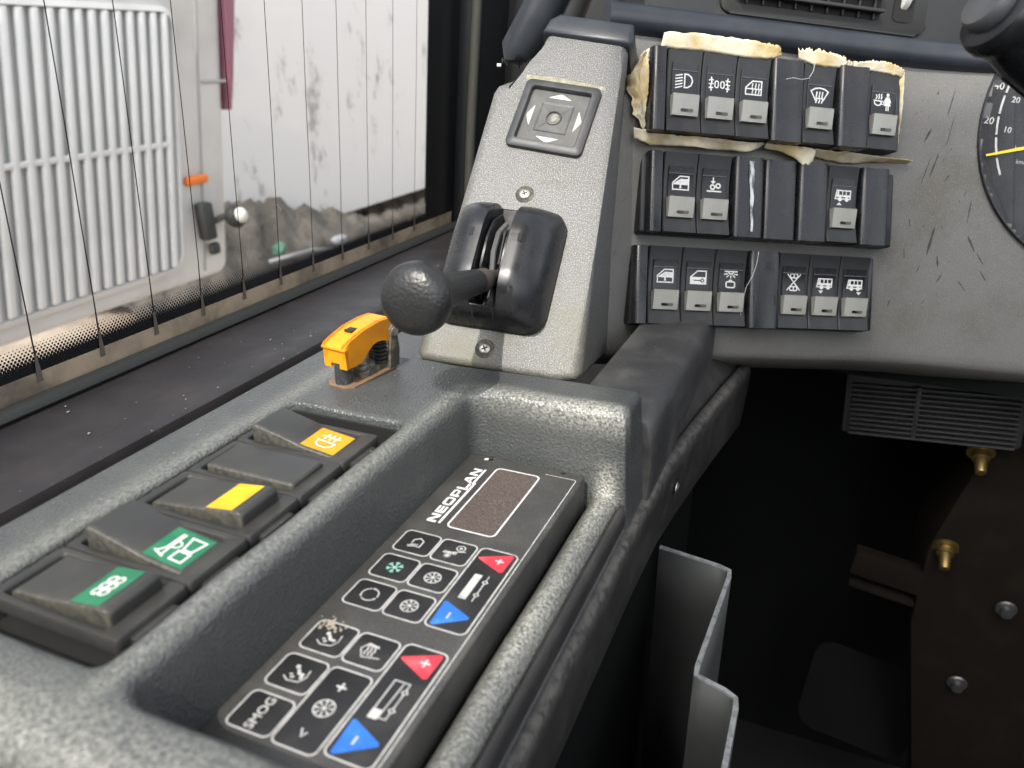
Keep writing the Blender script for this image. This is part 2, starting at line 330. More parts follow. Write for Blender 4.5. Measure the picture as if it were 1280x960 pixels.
# ================================================================== OUTSIDE (metres)
def sheet(name, pts, mt): return struct(MB(1).add(pts, [(0, 1, 2, 3)]).build(name, mt))
sheet('ground', [(-150, -150, -1.72), (150, -150, -1.72), (150, 150, -1.72), (-150, 150, -1.72)], m_earth)
BM = ortho((-2.4, 0, -0.85), (0, 1, 0), (1, 0.0, 0.03))
def CB(): q = MB(1); q.map = lambda p: V((p.x + 0.19 * p.y, 0.98 * p.y, p.z)); return q     # the body leans forward
def CT(x, y, z): return T((x + 0.19 * y, 0.98 * y, z))   # x along the coach, y up, z towards us
coach = thing('parked_coach', 'white coach with ribbed grille parked outside the side window', 'coach', BM)
# body skin with a rounded right corner
b = CB(); outl = [(-2.0, 0)]; 
for i in range(9): a = R(90 - 90 * i / 8); outl.append((2.50 + 0.10 * math.cos(a), -0.10 + 0.10 * math.sin(a)))
outl += [(2.60, -1.6)]
n = len(outl); vs = []; fs = []
for y in (-0.03, 0.0, 2.6): vs += [(p[0], y, p[1] - (0.02 if y < 0 else 0)) for p in outl]
for r in range(2):
    for i in range(n - 1): fs.append((r * n + i, r * n + i + 1, (r + 1) * n + i + 1, (r + 1) * n + i))
b.add(vs, fs); b.build('body_panel', m_white, coach, 50)
GX1, GY0, GY1 = 2.27, 0.055, 0.985
fo = rrect(-1.0, GY0 - 0.02, GX1 + 0.02, GY1 + 0.02, 0.07); fi = rrect(-0.98, GY0, GX1, GY1, 0.055)
b = CB(); n = len(fo); b.add([(p[0], p[1], 0.02) for p in fo] + [(p[0], p[1], 0.028) for p in fi] + [(p[0], p[1], 0.006) for p in fi] + [(p[0], p[1], 0.001) for p in fo],
      [(i, (i + 1) % n, n + (i + 1) % n, n + i) for i in range(n)] + [(n + i, n + (i + 1) % n, 2 * n + (i + 1) % n, 2 * n + i) for i in range(n)] + [(3 * n + i, 3 * n + (i + 1) % n, (i + 1) % n, i) for i in range(n)])
b.build('grille_surround', m_white, coach, 40)
CB().prism(fi, 0.002, 0.006).build('grille_back', m_slot, coach)
sl_me = None
for k in range(28):
    x = GX1 - 0.035 - 0.0525 * k
    if sl_me is None:
        o = CB().box((0, (GY0 + GY1) / 2, 0.018), (0.030, GY1 - GY0 - 0.004, 0.022), 0.009, 3).build('grille_slat', m_white, coach, 60); sl_me = o.data
    else: o = bpy.data.objects.new('grille_slat', sl_me); C.objects.link(o); o.parent = coach
    o.location = (x, 0, 0)
CB().box((0.65, 0.52, 0.02), (3.2, 0.022, 0.016), 0.005).build('grille_bar', m_white, coach)
CB().box((2.415, 1.3, 0.0), (0.010, 2.6, 0.010), 0.003).build('panel_seam', m_seam, coach)
CB().box((2.50, 0.735, -0.008), (0.14, 0.012, 0.03), 0.003).build('panel_gap', m_seam, coach)
CB().box((2.375, 0.37, 0.012), (0.115, 0.034, 0.022), 0.008, 3).build('side_marker', m_amber, coach)
# tall narrow tail lamp wrapping the corner
b = CB(); b.prism([(2.602, .62), (2.610, .74), (2.630, 1.05), (2.652, 1.6), (2.590, 1.6), (2.574, 1.05), (2.586, .74)], -0.06, 0.006, 0.008)
b.build('tail_lamp', m_tail, coach)
lt = MB(1); lt.box((0, 0, 0.02), (0.06, 0.15, 0.05), 0.012); lt.box((0.02, -0.115, 0.02), (0.05, 0.05, 0.03), 0.012); lt.build('bracket', m_rubber, coach, matrix=CT(2.40, 0.205, 0.01))
CB().tube([(2.41, 0.19, 0.03), (2.52, 0.225, 0.07)], 0.014, 8).build('lamp_arm', m_rubber, coach)
MB(1).lathe([(0.045, -0.02), (0.05, 0.0), (0.04, 0.02), (0.01, 0.03)], 16).build('lamp_ring', m_rubber, coach, matrix=CT(2.525, 0.205, 0.075) @ Rx(-15))
MB(1).lathe([(0.032, 0.02), (0.03, 0.03), (0.015, 0.042), (0.002, 0.045)], 16).build('round_lens', m_pale, coach, matrix=CT(2.525, 0.205, 0.08) @ Rx(-15))
# second white vehicle body further off
side = thing('parked_van', 'dirty white van body standing beyond the coach above bare soil', 'van', T((-4.7, 0, 0)))
b = MB(1); b.add([(0, 3.5, -1.56), (0, 12.0, -1.56), (-0.06, 12.0, 0.2), (-0.06, 3.5, 0.2), (-0.4, 3.5, 1.6), (-0.4, 12, 1.6), (-2.4, 3.5, 1.6), (-2.4, 12, 1.6), (-2.4, 3.5, -1.28), (-2.4, 12, -1.28)],
    [(0, 1, 2, 3), (3, 2, 5, 4), (4, 5, 7, 6), (6, 7, 9, 8), (0, 3, 4, 6, 8), (1, 9, 7, 5, 2)]); b.build('body_side', m_wall, side, 20)
for y in (5.2, 9.6):
    wv = MB(1).lathe([(0.18, -0.1), (0.36, -0.1), (0.37, 0.0), (0.30, 0.06), (0.2, 0.05), (0.02, 0.04)], 24).build('wheel', m_rubber, side, matrix=T((-0.12, y, -1.36)) @ Ry(90))
def mound(X, Y):
    cr = np.interp(Y, [3.6, 4.6, 4.95, 5.5, 6.06, 6.6, 7.2, 10], [-1.5, -1.16, -1.14, -1.25, -1.39, -1.56, -1.68, -1.74])
    return -1.76 + (cr + 1.76) * np.exp(-((X + 4.55) / 0.36) ** 2) * (1 + 0.05 * np.sin(Y * 6.1) + 0.04 * np.sin(Y * 13.7 + X * 5)) + sum(a * np.sin(X * p + Y * q + ph) for a, p, q, ph in ((.022, 19, 17, 0), (.018, -31, 26, 1), (.014, 43, 51, 2), (.010, -71, 63, 4), (.008, 90, -97, 5)))
md = grid_obj('soil_mound', np.linspace(-5.4, -3.6, 50), np.linspace(3.6, 10.0, 140), mound, m_mound)
struct(md)
def lump(name, label, cat, loc, s, mt, seed):
    rnd = random.Random(seed); bm = bmesh.new(); bmesh.ops.create_icosphere(bm, subdivisions=2, radius=1)
    for v in bm.verts: v.co = V((v.co.x * s[0], v.co.y * s[1], v.co.z * s[2])) * rnd.uniform(0.7, 1.15)
    return tag(MB(1).bm(bm).build(name, mt, matrix=T(loc), angle=20), label, cat)
lump('crumpled_bag', 'small green bag lying on the soil outside', 'litter', (-4.15, 5.0, -1.50), (0.05, 0.07, 0.06), mat('green bag', (0.06, 0.15, 0.10), 0.6), 1)
lump('plastic_sheet', 'pale plastic sheet lying on the soil outside', 'litter', (-4.1, 5.75, -1.58), (0.05, 0.12, 0.045), mat('pale sheet', (0.30, 0.31, 0.33), 0.6), 2)
lump('brick_rubble', 'orange brick rubble in front of the pale plastic sheet', 'rubble', (-3.85, 5.4, -1.64), (0.08, 0.16, 0.06), mat('brick red', (0.42, 0.16, 0.07), 0.9), 3)
b = MB(1); b.tube([(-4.1, 4.8, -1.55), (-3.9, 5.1, -1.50), (-3.85, 5.4, -1.56)], 0.018, 6); tag(b.build('pipe', m_seam), 'grey pipe lying across the soil between the green bag and the orange rubble', 'pipe')

# ================================================================== CAB SHELL
def slab(name, c, d, mt): return struct(MB(1).box(c, d).build(name, mt))
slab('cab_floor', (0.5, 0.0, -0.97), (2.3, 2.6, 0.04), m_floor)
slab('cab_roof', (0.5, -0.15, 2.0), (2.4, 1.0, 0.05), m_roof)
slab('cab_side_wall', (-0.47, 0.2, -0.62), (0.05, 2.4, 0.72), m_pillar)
slab('added_side_blocker', (0.62, 0.0, -0.475), (0.04, 1.9, 0.95), m_firew)  # added unseen slab to keep the footwell dark
# added unseen sun blocker, edge cut so dash, pocket and footwell stay shaded
b = MB(1); b.prism([(0.29, -0.95), (0.29, 1.806), (-0.180, 1.458), (-0.179, 1.452), (-0.132, 1.13), (-0.109, 1.08), (-0.109, 0.40), (-0.95, 0.40), (-0.95, -0.95)], -0.01, 0.01, M=T((0, -0.66, 0)) @ Rx(90))
struct(b.build('added_sun_blocker', m_roof))
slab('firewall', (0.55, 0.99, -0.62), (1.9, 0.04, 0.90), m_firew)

# ================================================================== SIDE WINDOW (mm in the window frame: x forward, y up, z into the cab)
win = thing('side_window', 'cab side window with vertical heating wires and dotted black border', 'window', WI)
MB().box((-100, 300, -2), (1100, 700, 3)).build('pane', gm, win)
b = MB(); b.box((-100, 17, 0.6), (1300, 46, 0.6)); b.box((530, 300, 0.7), (246, 700, 0.6)); b.build('black_border', m_frit, win)
# dot gradient along the border, too small to pick apart
b = MB(); rows = 8; ps = 2.3
def dot(x, y, r): b.add([(x + r * c, y + r * s, 0.75) for c, s in ((1, 0), (.7, .7), (0, 1), (-.7, .7), (-1, 0), (-.7, -.7), (0, -1), (.7, -.7))], [tuple(range(8))])
for j in range(rows):
    r = 1.30 - 0.135 * j
    for i in range(-50, 178):
        x = i * ps + (ps / 2 if j % 2 else 0)
        dot(x, 40.5 + j * 1.62, r)
for i in range(110):
    for j in range(3): dot(406.6 - j * 1.3, 54 + i * 2.3 + (1.15 if j % 2 else 0), 1.05 - 0.27 * j)
d_ = b.build('border_dots', m_frit, win); d_['kind'] = 'stuff'
MB().box((-60, 23.5, 1.0), (1050, 24, 0.5)).build('dust_film', m_mud, win)
for k in range(-3, 10):
    x = 8 + 41.65 * k; rd = random.Random(k); jit = [rd.uniform(-.35, .35) for _ in range(9)]
    b = MB(); vs = []; ys = [34, 38, 44, 52, 70, 110, 160, 260, 640]; wd = [3.4, 2.5, 1.5, 1.05, .85, .8, .75, .75, .75]
    for yy, ww, jj in zip(ys, wd, jit): vs += [(x - ww / 2 + jj, yy, 1.5), (x + ww / 2 + jj, yy, 1.5)]
    b.add(vs, [(2 * i, 2 * i + 1, 2 * i + 3, 2 * i + 2) for i in range(8)]); wr = b.build('heating_wire', m_wire, win)
    b = MB(); b.add([(x - 1.9, 30, 1.7), (x + 1.9, 30, 1.7), (x + 1.4, 38, 1.7), (x + .5, 46, 1.7), (x - .5, 46, 1.7), (x - 1.4, 38, 1.7)], [tuple(range(6))]); b.build('wire_foot', m_wireb, wr)
seal = MB().tube([(-420, 6, 6), (0, 6, 6), (470, 4, 6)], 8, 10, up=(0, 0, 1)).build('rubber_seal', m_rubber, win)
# window pillar forward of the glass
pil = thing('window_pillar', 'glossy black pillar at the forward edge of the side window', 'pillar', WI)
b = MB(); b.prism([(470, 0.0), (470, 10), (476, 17), (486, 20), (560, 21), (570, 26), (740, 30), (740, 0)], -60, 700, 0)
b.build('pillar_cover', m_pillar, pil, 50, matrix=MX(((1, 0, 0, 0), (0, 0, 1, 0), (0, 1, 0, 0), (0, 0, 0, 1))))
MB().tube([(476, -5, 16), (474, 120, 16), (478, 330, 16), (480, 690, 16)], 5, 10, up=(0, 0, 1)).build('edge_highlight', mat('edge highlight grey', (0.10, 0.10, 0.085), 0.35), pil)  # pale tube painting in the highlight along the pillar edge
# sill
sill = thing('window_sill', 'dusty dark vinyl sill below the side window', 'sill', T((0, 0, 0)))
prof = [(-404, -196), (-396, -184), (-386, -180), (-374, -181), (-330, -181), (-318, -180), (-311, -182), (-308, -188), (-308, -240), (-404, -240)]
b = MB(); b.prism(prof, -900, 500, 0); b.build('vinyl_ledge', m_sill, sill, 35, matrix=MX(((1, 0, 0, 0), (0, 0, -1, 0), (0, 1, 0, 0), (0, 0, 0, 1))))
MB().tube([(-388, -500, -178), (-389, 200, -178), (-391, 860, -179)], 7, 10, flat=0.6).build('rubber_strip', m_rubber, sill)
b = MB(); b.prism([(-308, -240), (-308, -205), (-290, -214), (-255, -214), (-255, -240)], -520, 500); b.build('gap_channel', m_floor, sill, matrix=MX(((1, 0, 0, 0), (0, 0, -1, 0), (0, 1, 0, 0), (0, 0, 0, 1))))
# fine scratches and cobweb threads on the inside of the glass, dust crumbs on the sill
b = MB(); rd = random.Random(8)
for _ in range(46):
    x, y, a, ln = rd.uniform(-60, 400), rd.uniform(52, 230), rd.uniform(0, 6.28), rd.choice((3, 5, 8, 14)); q = []
    for k in range(5): t = k / 4; q.append((x + ln * t * math.cos(a + .5 * t), y + ln * t * math.sin(a + .5 * t)))
    b.z = 1.2 + rd.random() * .3; b.line(q, rd.uniform(.12, .28))
sc_ = b.build('glass_scratches', m_hair, win); sc_['kind'] = 'stuff'
b = MB()
for _ in range(54):
    y = rd.uniform(120, 640); x = -310 - abs(rd.gauss(0, 30)); x = max(x, -378); q = rd.uniform(.2, .5) if rd.random() < .85 else rd.uniform(.6, .9)
    b.box((x, y, -180.2), (q, q * rd.uniform(.6, 2), q * .5), 0)
cr_ = b.build('dust_crumbs', m_dust, sill); cr_['kind'] = 'stuff'
# ================================================================== SIDE CONSOLE (metres, height field in the deck plane)
cons = thing('side_console', 'grey grained driver side console with a sunken tray', 'console')
FLOOR = -0.2145; TOP = -0.156; LIP = -0.1995
def sd_box(X, Y, x0, y0, x1, y1, r):
    cx, cy = (x0 + x1) / 2, (y0 + y1) / 2; qx = np.abs(X - cx) - (x1 - x0) / 2 + r; qy = np.abs(Y - cy) - (y1 - y0) / 2 + r
    return np.hypot(np.maximum(qx, 0), np.maximum(qy, 0)) + np.minimum(np.maximum(qx, qy), 0) - r
def well(sd, top, floor, rt, wdt, rb):
    """profile of a sunken well: sd > 0 outside; rt rim radius, wdt wall run, rb floor fillet"""
    rim = top - (rt - np.sqrt(np.maximum(rt * rt - np.clip(rt - sd, 0, rt) ** 2, 0)))
    t = np.clip(-sd / wdt, 0, 1); wall = (top - rt) + (floor - top + rt) * t
    return np.where(sd >= 0, rim, wall)
def cons_h(X, Y):
    sdt = sd_box(X, Y, -0.1575, 0.1055, 0.20, 0.3215, 0.010)
    wav = 0.0003 * np.sin(Y * 90) + 0.0003 * np.sin(X * 130 + Y * 40)
    top = TOP + wav
    Z = well(sdt, top, FLOOR, 0.0055, 0.003, 0)
    # lip along the right edge of the tray
    dx = X + 0.0870; lip = LIP + 0.0004 * np.sin(Y * 70) - np.where(dx < 0, 1.1, 1.3) * 90 * dx * dx - np.maximum(np.abs(dx) - 0.0066, 0) * 5
    lip = lip + 0.02 * sstep(0.318, 0.335, Y) + 0.02 * sstep(0.118, 0.100, Y)
    Z = np.where(sdt < 0.004, np.maximum(Z, np.minimum(lip, top)), Z)
    # rocker slot
    sds = sd_box(X, Y, -0.2315, 0.1095, -0.1695, 0.2745, 0.004)
    Z = np.where(sds < 0.0025, np.minimum(Z, well(sds, top - 0.0003, -0.198, 0.0022, 0.0012, 0)), Z)
    # outer edges: left, right, near end, far end
    def edge(d, r, drop):  # d > 0 inside
        q = np.clip(r - d, 0, r); e = r - np.sqrt(np.maximum(r * r - q * q, 0)); return np.where(d < 0, r + np.minimum(-d * 14, drop), e)
    Z = np.minimum(Z, TOP - edge(X + 0.2625, 0.006, 0.05))
    rgt = np.where(Y > 0.3215 - 0.002, -0.0795, np.where(Y < 0.105, -0.0795, -0.0800))
    Z = np.minimum(Z, TOP - edge(rgt - X, 0.0055, 0.07))
    Z = np.minimum(Z, TOP - edge(Y - 0.0800, 0.011, 0.09))
    Z = np.minimum(Z, TOP - edge(0.347 + 0.004 * sstep(-0.2, -0.1, X) - Y, 0.003, 0.03))
    return Z
def cons_wear_glare(X, Y, Z):
    a = 0
    front = sstep(0.3135, 0.3185, Y) * (1 - sstep(0.327, 0.334, Y)) * sstep(-0.17, -0.15, X)
    low = np.clip((Z + 0.20) / 0.044, 0, 1)
    fw = front * (0.10 + 0.90 * sstep(0.62, 0.93, low)) * (0.45 + 0.55 * sstep(-0.15, -0.09, X))
    lip = np.exp(-((X + 0.0865) / 0.006) ** 2) * sstep(0.10, 0.11, Y) * (Z < -0.18) * (0.55 + 0.45 * np.sin(Y * 31 + 1.1) ** 2)
    ridge = np.exp(-((X + 0.1635) / 0.0042) ** 2) * (Y < 0.325) * 0.42  # edge wear, raised to paint in a silver sheen
    left = np.exp(-((X + 0.236) / 0.006) ** 2) * 0.34  # pale strip, raised to paint in the left deck's sheen
    near = np.exp(-((Y - 0.088) / 0.013) ** 2) * 0.55  # part white wear, part sun glare on the near rim painted pale
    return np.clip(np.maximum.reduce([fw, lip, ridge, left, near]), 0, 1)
def axis(lo, hi, step, dense):
    a = list(np.arange(lo, hi, step))
    for c, wd, st in dense: a += list(np.arange(c - wd, c + wd, st))
    a = np.array(sorted(a)); return a[np.concatenate([[True], np.diff(a) > 1.2e-4])]
xs = axis(-0.268, -0.0715, 0.0013, [(-0.1575, 0.006, 0.0006), (-0.2315, 0.004, 0.0006), (-0.1695, 0.004, 0.0006), (-0.0870, 0.011, 0.0007), (-0.2625, 0.006, 0.0007)])
ys = axis(0.0585, 0.353, 0.0016, [(0.3215, 0.007, 0.0006), (0.1055, 0.006, 0.0007), (0.2745, 0.004, 0.0006), (0.1065, 0.004, 0.0006), (0.0790, 0.013, 0.0009), (0.347, 0.005, 0.0007)])
grid_obj('moulding', xs, ys, cons_h, m_cons, cons, cons_wear_glare)
# front wall hardware
for x, r in ((-0.1476, 2.0), (-0.1288, 3.0)):
    MB().lathe([(r * 1.15, -0.5), (r * 1.1, 0.5), (r * 0.85, 0.8), (r * 0.8, 0.5), (r * 0.55, 0.45), (0.01, 0.8)], 20).build('blind_rivet', m_cons, cons, matrix=T((x, 0.3184, -0.1655)) @ Rx(90) @ T((0, 0, 0.6)))
# deck behind the riser and the column side
b = MB(); b.box((-208, 430, -188), (116, 140, 24), 4); b.build('rear_deck', m_cons, cons)
b = MB(); b.prism([(-116, -171), (-80, -171), (-75.5, -173.5), (-73.2, -179), (-72.6, -196), (-73.5, -250), (-116, -250)], -620, -352, 2)
b.build('column_side', mat('scuffed column side', (0.040, 0.040, 0.041), 0.5, col2=(0.085, 0.085, 0.08), c2=(30, 0.42, 0.7, 6), dust=(500, 0.6, 0.72, (0.2, 0.2, 0.19)), bump=(700, 0.3, 'noise', 0.0005)), cons, 40, matrix=MX(((1, 0, 0, 0), (0, 0, -1, 0), (0, 1, 0, 0), (0, 0, 0, 1))))
MB().box((-200.5, 190, -171.5), (61.5, 168, 3)).build('slot_shade_floor', m_floor, cons)  # black plate standing in for the shade inside the slot
MB().box((-125, 213, -212.6), (62, 212, 3)).build('tray_shade_plate', m_floor, cons)  # black plate painting in the dark gap around the climate panel
for y in (110.7, 272.9): MB().box((-200.5, y, -181), (58, 1.4, 42)).build('slot_shade_plate', m_floor, cons)  # black plates standing in for the dark hollow below the deck
MB().box((-171.0, 191, -181), (1.4, 160, 42)).build('slot_shade_plate', m_floor, cons)  # right slot wall blacked out to look like deep shade
# outer side: upper skirt, seam ridge, lower trim
def ribbon(name, rows, mt, parent, wear=None, th=2.0):
    """rows: list of polylines (mm) lofted into a sheet, thickened to the left"""
    b = MB(); n = len(rows[0]); b.add([p for r in rows for p in r], [(i * n + k, i * n + k + 1, (i + 1) * n + k + 1, (i + 1) * n + k) for i in range(len(rows) - 1) for k in range(n - 1)])
    if wear: b.wear = wear
    o = b.build(name, mt, parent, 50); md = o.modifiers.new('thick', 'SOLIDIFY'); md.thickness = th * 0.001; md.offset = 0
    return o
Yk = [40, 90, 140, 190, 240, 290, 340, 390, 430, 470, 520, 570]
dxs = lambda y: 16 * max(0, (y - 370) / 150) ** 1.3
ribbon('upper_skirt', [[(-78.3 + dxs(y) * (j / 3) + 1.2 * math.sin(j * 1.1), y, -203 - 6 * j) for y in Yk] for j in range(4)], m_side, cons)
ribbon('lower_trim', [[(x + dxs(y), y, z) for y in Yk] for x, z in ((-77.5, -217), (-73.4, -219.5), (-72.2, -223), (-72.6, -230), (-74, -250), (-75.5, -268), (-77, -271))], m_side, cons, wear=lambda v: max(0, 1 - abs(v.z + 0.2205) / 0.0035))
for (x, y, z) in ((-72.8, 410, -241), (-76.2, 256, -240)):
    s_ = MB().lathe([(3.6, 0), (3.5, 0.8), (2.2, 1.5), (0.01, 1.7)], 20).build('trim_screw', m_steel, cons, matrix=T((x * .001 + dxs(y) * .001 + 0.0015, y * .001, z * .001)) @ Ry(90))
    bb = MB(); bb.box((0, 1.2, 1.5), (1.1, 1.4, 0.8)); bb.box((0, -1.2, 1.5), (1.1, 1.4, 0.8)); bb.build('screw_slot', m_floor, s_)
b = MB(); b.box((-86, 300, -420), (6, 560, 320), 0); b.build('inner_wall', m_firew, cons)

# ------------------------------------------------------------------ five rockers in the slot
def sym_coil(b):      # drawn straight in the label's own x (across) and y (along the slot)
    for x in (-1.5, 1.5):
        for y in (-3.0, 0, 3.0): b.ring((x, y), 1.45, 0.8, 12)
def sym_horn(b):
    b.line([(-6.4, -4.6), (-2.0, -6.2)], .8); b.line([(-5.6, -5.0), (-3.9, -2), (-3.7, 6.0)], .7); b.line([(-2.6, -6.0), (-2.9, -2), (-2.7, 6.0)], .7); b.ring((-2.0, 0.6), 1.7, .6, 14)
    b.line([(0.8, -6.0), (5.6, -6.0), (5.6, -1.4), (0.8, -1.4)], .75, True); b.line([(1.6, -0.4), (5.0, -0.4), (6.2, 5.8), (0.4, 5.8)], .75, True)
def sym_rearfog(b):
    b.line([(-4.2, -0.8), (4.2, -0.8), (3.6, -3.6), (1.6, -5.2), (-1.6, -5.2), (-3.6, -3.6)], .7, True)
    for x in (-2.4, 0, 2.4): b.line([(x, 0.8), (x + .4, 5.4)], .65)
    b.line([(-4.2, 2.6), (-1.5, 3.4), (1.5, 2.8), (4.4, 3.6)], .6)
rdefs = [(+1, 'dusty black rocker nearest the tray corner, green label with round coil marks', m_green, sym_coil, (1.5, -1)),
         (-1, 'black rocker pressed down on its green label with a horn symbol', m_green, sym_horn, None),
         (+1, 'black rocker carrying a plain yellow label', m_yel, None, None),
         (0, 'blank black cover plate between the plain yellow and the amber rocker', None, None, None),
         (-1, 'black rocker with an amber fog lamp label, farthest along the slot', m_ora, sym_rearfog, None)]
for i, (tilt, label, smt, sym, off) in enumerate(rdefs):
    nm = 'rocker_switch' if tilt else 'blank_cover'
    t = thing(nm, label, 'rocker switch' if tilt else 'cover plate', T((-0.2005, 0.1325 + 0.0282 * i, -0.1563)), 'rocker switches in the console slot' if tilt else None)
    # frame with a recess
    fo = rrect(-27.5, -14.0, 27.5, 14.0, 1.5, 3); fi = rrect(-23.5, -11.0, 20.5, 11.0, 1.5, 3); n = len(fo); b = MB()
    b.add([(p[0], p[1], -4.5) for p in fo] + [(p[0], p[1], -0.6) for p in fo] + [(p[0] * .985, p[1] * .97, 0.3) for p in fo] + [(p[0] * 1.02, p[1] * 1.04, 0.5) for p in fi] + [(p[0], p[1], 0) for p in fi] + [(p[0], p[1], -6) for p in fi],
          [(r * n + k, r * n + (k + 1) % n, (r + 1) * n + (k + 1) % n, (r + 1) * n + k) for r in range(5) for k in range(n)])
    b.build('rocker_frame', m_rockf, t, 50)
    MB().box((-1.5, 0, -6.5), (44, 22, 1)).build('recess_floor', m_floor, t)
    if i in (0, 1, 2, 3, 4):
        cl = MB(); cl.box((28.4, -1, -3.2 - (i % 2)), (3.2, 17, 3.0), 0.8); cl.build('clip', m_rockf, t)
    b = MB(); hw, hd = 21.3, 10.0
    if tilt == 0:
        b.prism(rrect(-hw, -hd, hw, hd, 1.5, 3), -3, 2.2, 1.0); b.build('cover', m_rock, t, 40)
        continue
    # body profile across (x, z): a raised end and a sunk end with a break at the pivot
    pf = [(-hw, -4), (-hw, 6.0), (-hw + 1.8, 7.4), (-2, 3.2), (3, 1.6), (hw - 1.2, -0.6), (hw, -1.8), (hw, -4)] if tilt < 0 else [(-hw, -4), (-hw, 0.2), (-hw + 1.5, 1.0), (-4, 2.6), (2, 3.6), (hw - 2.0, 6.0), (hw - 0.6, 5.3), (hw, 4.2), (hw, -4)]
    b.prism([(x, z) for x, z in pf], hd, -hd, 0, M=MX(((1, 0, 0, 0), (0, 0, -1, 0), (0, 1, 0, 0), (0, 0, 0, 1))))
    bmz = bmesh.new(); vv = [bmz.verts.new(p / b.k) for p in b.v]; [bmz.faces.new([vv[k] for k in f]) for f in b.f]
    bmesh.ops.recalc_face_normals(bmz, faces=bmz.faces[:]); bmesh.ops.bevel(bmz, geom=bmz.edges[:], offset=1.1, segments=3, profile=0.5, affect='EDGES', clamp_overlap=True)
    b2 = MB(); b2.bm(bmz)
    rk = b2.build('rocker', m_rock, t, 30)
    if smt:
        def zt(x):
            for (x0, z0), (x1, z1) in zip(pf[1:], pf[2:]):
                if x0 <= x <= x1: return z0 + (z1 - z0) * (x - x0) / max(x1 - x0, 1e-6)
            return 0
        xa, xb = (4.4, 16.4) if tilt > 0 else (2.4, 18.8)
        ya, yb = (-9.0, 9.0) if tilt > 0 else (-8.4, 8.2)
        b = MB(); N_ = 8; b.add([(xa + (xb - xa) * k / N_, y, zt(xa + (xb - xa) * k / N_) + 0.14) for k in range(N_ + 1) for y in (ya, yb)], [(2 * k, 2 * k + 2, 2 * k + 3, 2 * k + 1) for k in range(N_)])
        st = b.build('label', smt, t, 60)
        if sym:
            b = MB(); xm, ym = (xa + xb) / 2, (ya + yb) / 2
            b.map = (lambda xm, ym, zt, xa, xb: (lambda p: V((xm + p.x, ym + p.y, zt(min(max(xm + p.x, xa), xb)) + 0.2 + p.z))))(xm, ym, zt, xa, xb)
            sym(b)
            b.build('symbol', m_print, st)
b = MB(); rd = random.Random(12)
for _ in range(90):
    x, y = rd.uniform(-258, -162), rd.uniform(95, 345)
    if -231 < x < -170 and y < 275: continue
    q = rd.uniform(.15, .5); b.box((x, y, -155.6), (q, q * rd.uniform(.6, 2.5), .25), 0, M=None)
cr_ = b.build('dust_crumbs', m_dust, cons); cr_['kind'] = 'stuff'
# ================================================================== CLIMATE PANEL (mm about x, y of the deck plane, z above its face)
clim = thing('climate_panel', 'long black climate control panel lying in the console tray', 'control panel', CL)
MB().box((-126.2, 211, -9.5), (60.4, 209.5, 19), 1.2, 3).build('housing', m_clim, clim)
b = MB(); b.line([(-114, 309.8), (-99.3, 309.8), (-98.6, 309.0), (-98.6, 118)], 0.35); b.build('border_line', m_printd, clim).location.z = 0.00005
for x, y in ((-144.2, 313), (-106.6, 314)): MB().lathe([(1.3, 0.02), (1.0, 0.05), (0.01, 0.05)], 14).build('fixing_hole', m_floor, clim, matrix=T((x * .001, y * .001, 0)))
tag_ = MB().fill(rrect(-147.6, 311.6, -145.6, 313.6, 0.5, 2)).build('paint_fleck', m_print, clim)
# display window
disp = MB().prism(rrect(-137.6, 251.6, -115.4, 306.3, 2.6), -0.3, 0.12).build('display_window', m_disp, clim)
b = MB(); b.z = 0.13; b.line(rrect(-137.6, 251.6, -115.4, 306.3, 2.6), 0.75, True); b.build('display_border', m_print, disp)
# lettering running along the panel: print frame x -> +y, y -> -x
TM = lambda x, y, z=0.0: T((x * .001, y * .001, z)) @ Rz(90)
b = MB(); b.z = 0.05
H = 4.4
def glyph(x, kind):
    s = 1.55
    if kind == 'N': b.fill([(x, 0), (x + s, 0), (x + s, H), (x, H)]); b.fill([(x + 5.0, 0), (x + 5 + s, 0), (x + 5 + s, H), (x + 5.0, H)]); b.fill([(x, H), (x + 2.0, H), (x + 6.5, 0), (x + 4.5, 0)]); return 7.5
    if kind == 'E': b.fill([(x, 0), (x + 1.7, 0), (x + 1.7, H), (x, H)]); [b.fill([(x, y), (x + 5.6, y), (x + 5.6, y + 1.05), (x, y + 1.05)]) for y in (0, 1.68, H - 1.05)]; return 6.6
    if kind == 'O': b.line(rrect(x + .75, .55, x + 6.4, H - .55, .9, 3), 1.3, True); return 8.0
    if kind == 'P': b.fill([(x, 0), (x + 1.6, 0), (x + 1.6, H), (x, H)]); b.line([(x + .5, H - .55), (x + 5.0, H - .55), (x + 5.6, H - 1.2), (x + 5.0, 1.5), (x + .5, 1.5)], 1.1); return 7.0
    if kind == 'L': b.fill([(x, -1.6), (x + 1.6, -1.6), (x + 1.6, H), (x, H)]); b.fill([(x, -0.6), (x + 5.8, -0.6), (x + 5.8, .7), (x, .7)]); return 6.0
    if kind == 'A': b.fill([(x, 0), (x + 1.7, 0), (x + 4.2, H), (x + 2.5, H)]); b.fill([(x + 5.3, 0), (x + 7.0, 0), (x + 4.6, H), (x + 2.9, H)]); b.fill([(x + 1, .9), (x + 6, .9), (x + 6, 1.9), (x + 1, 1.9)]); return 7.6
x = 0
for ch in 'NEOPLAN': x += glyph(x, ch)
b.fill([(0, -2.5), (36.5, -2.5), (36.5, -1.3), (0, -1.3)]); b.fill([(35.0, -1.7), (x - .4, -1.7), (x - .4, -.55), (35.0, -.55)])
b.build('maker_lettering', m_print, clim, matrix=TM(-143.4, 252.4))
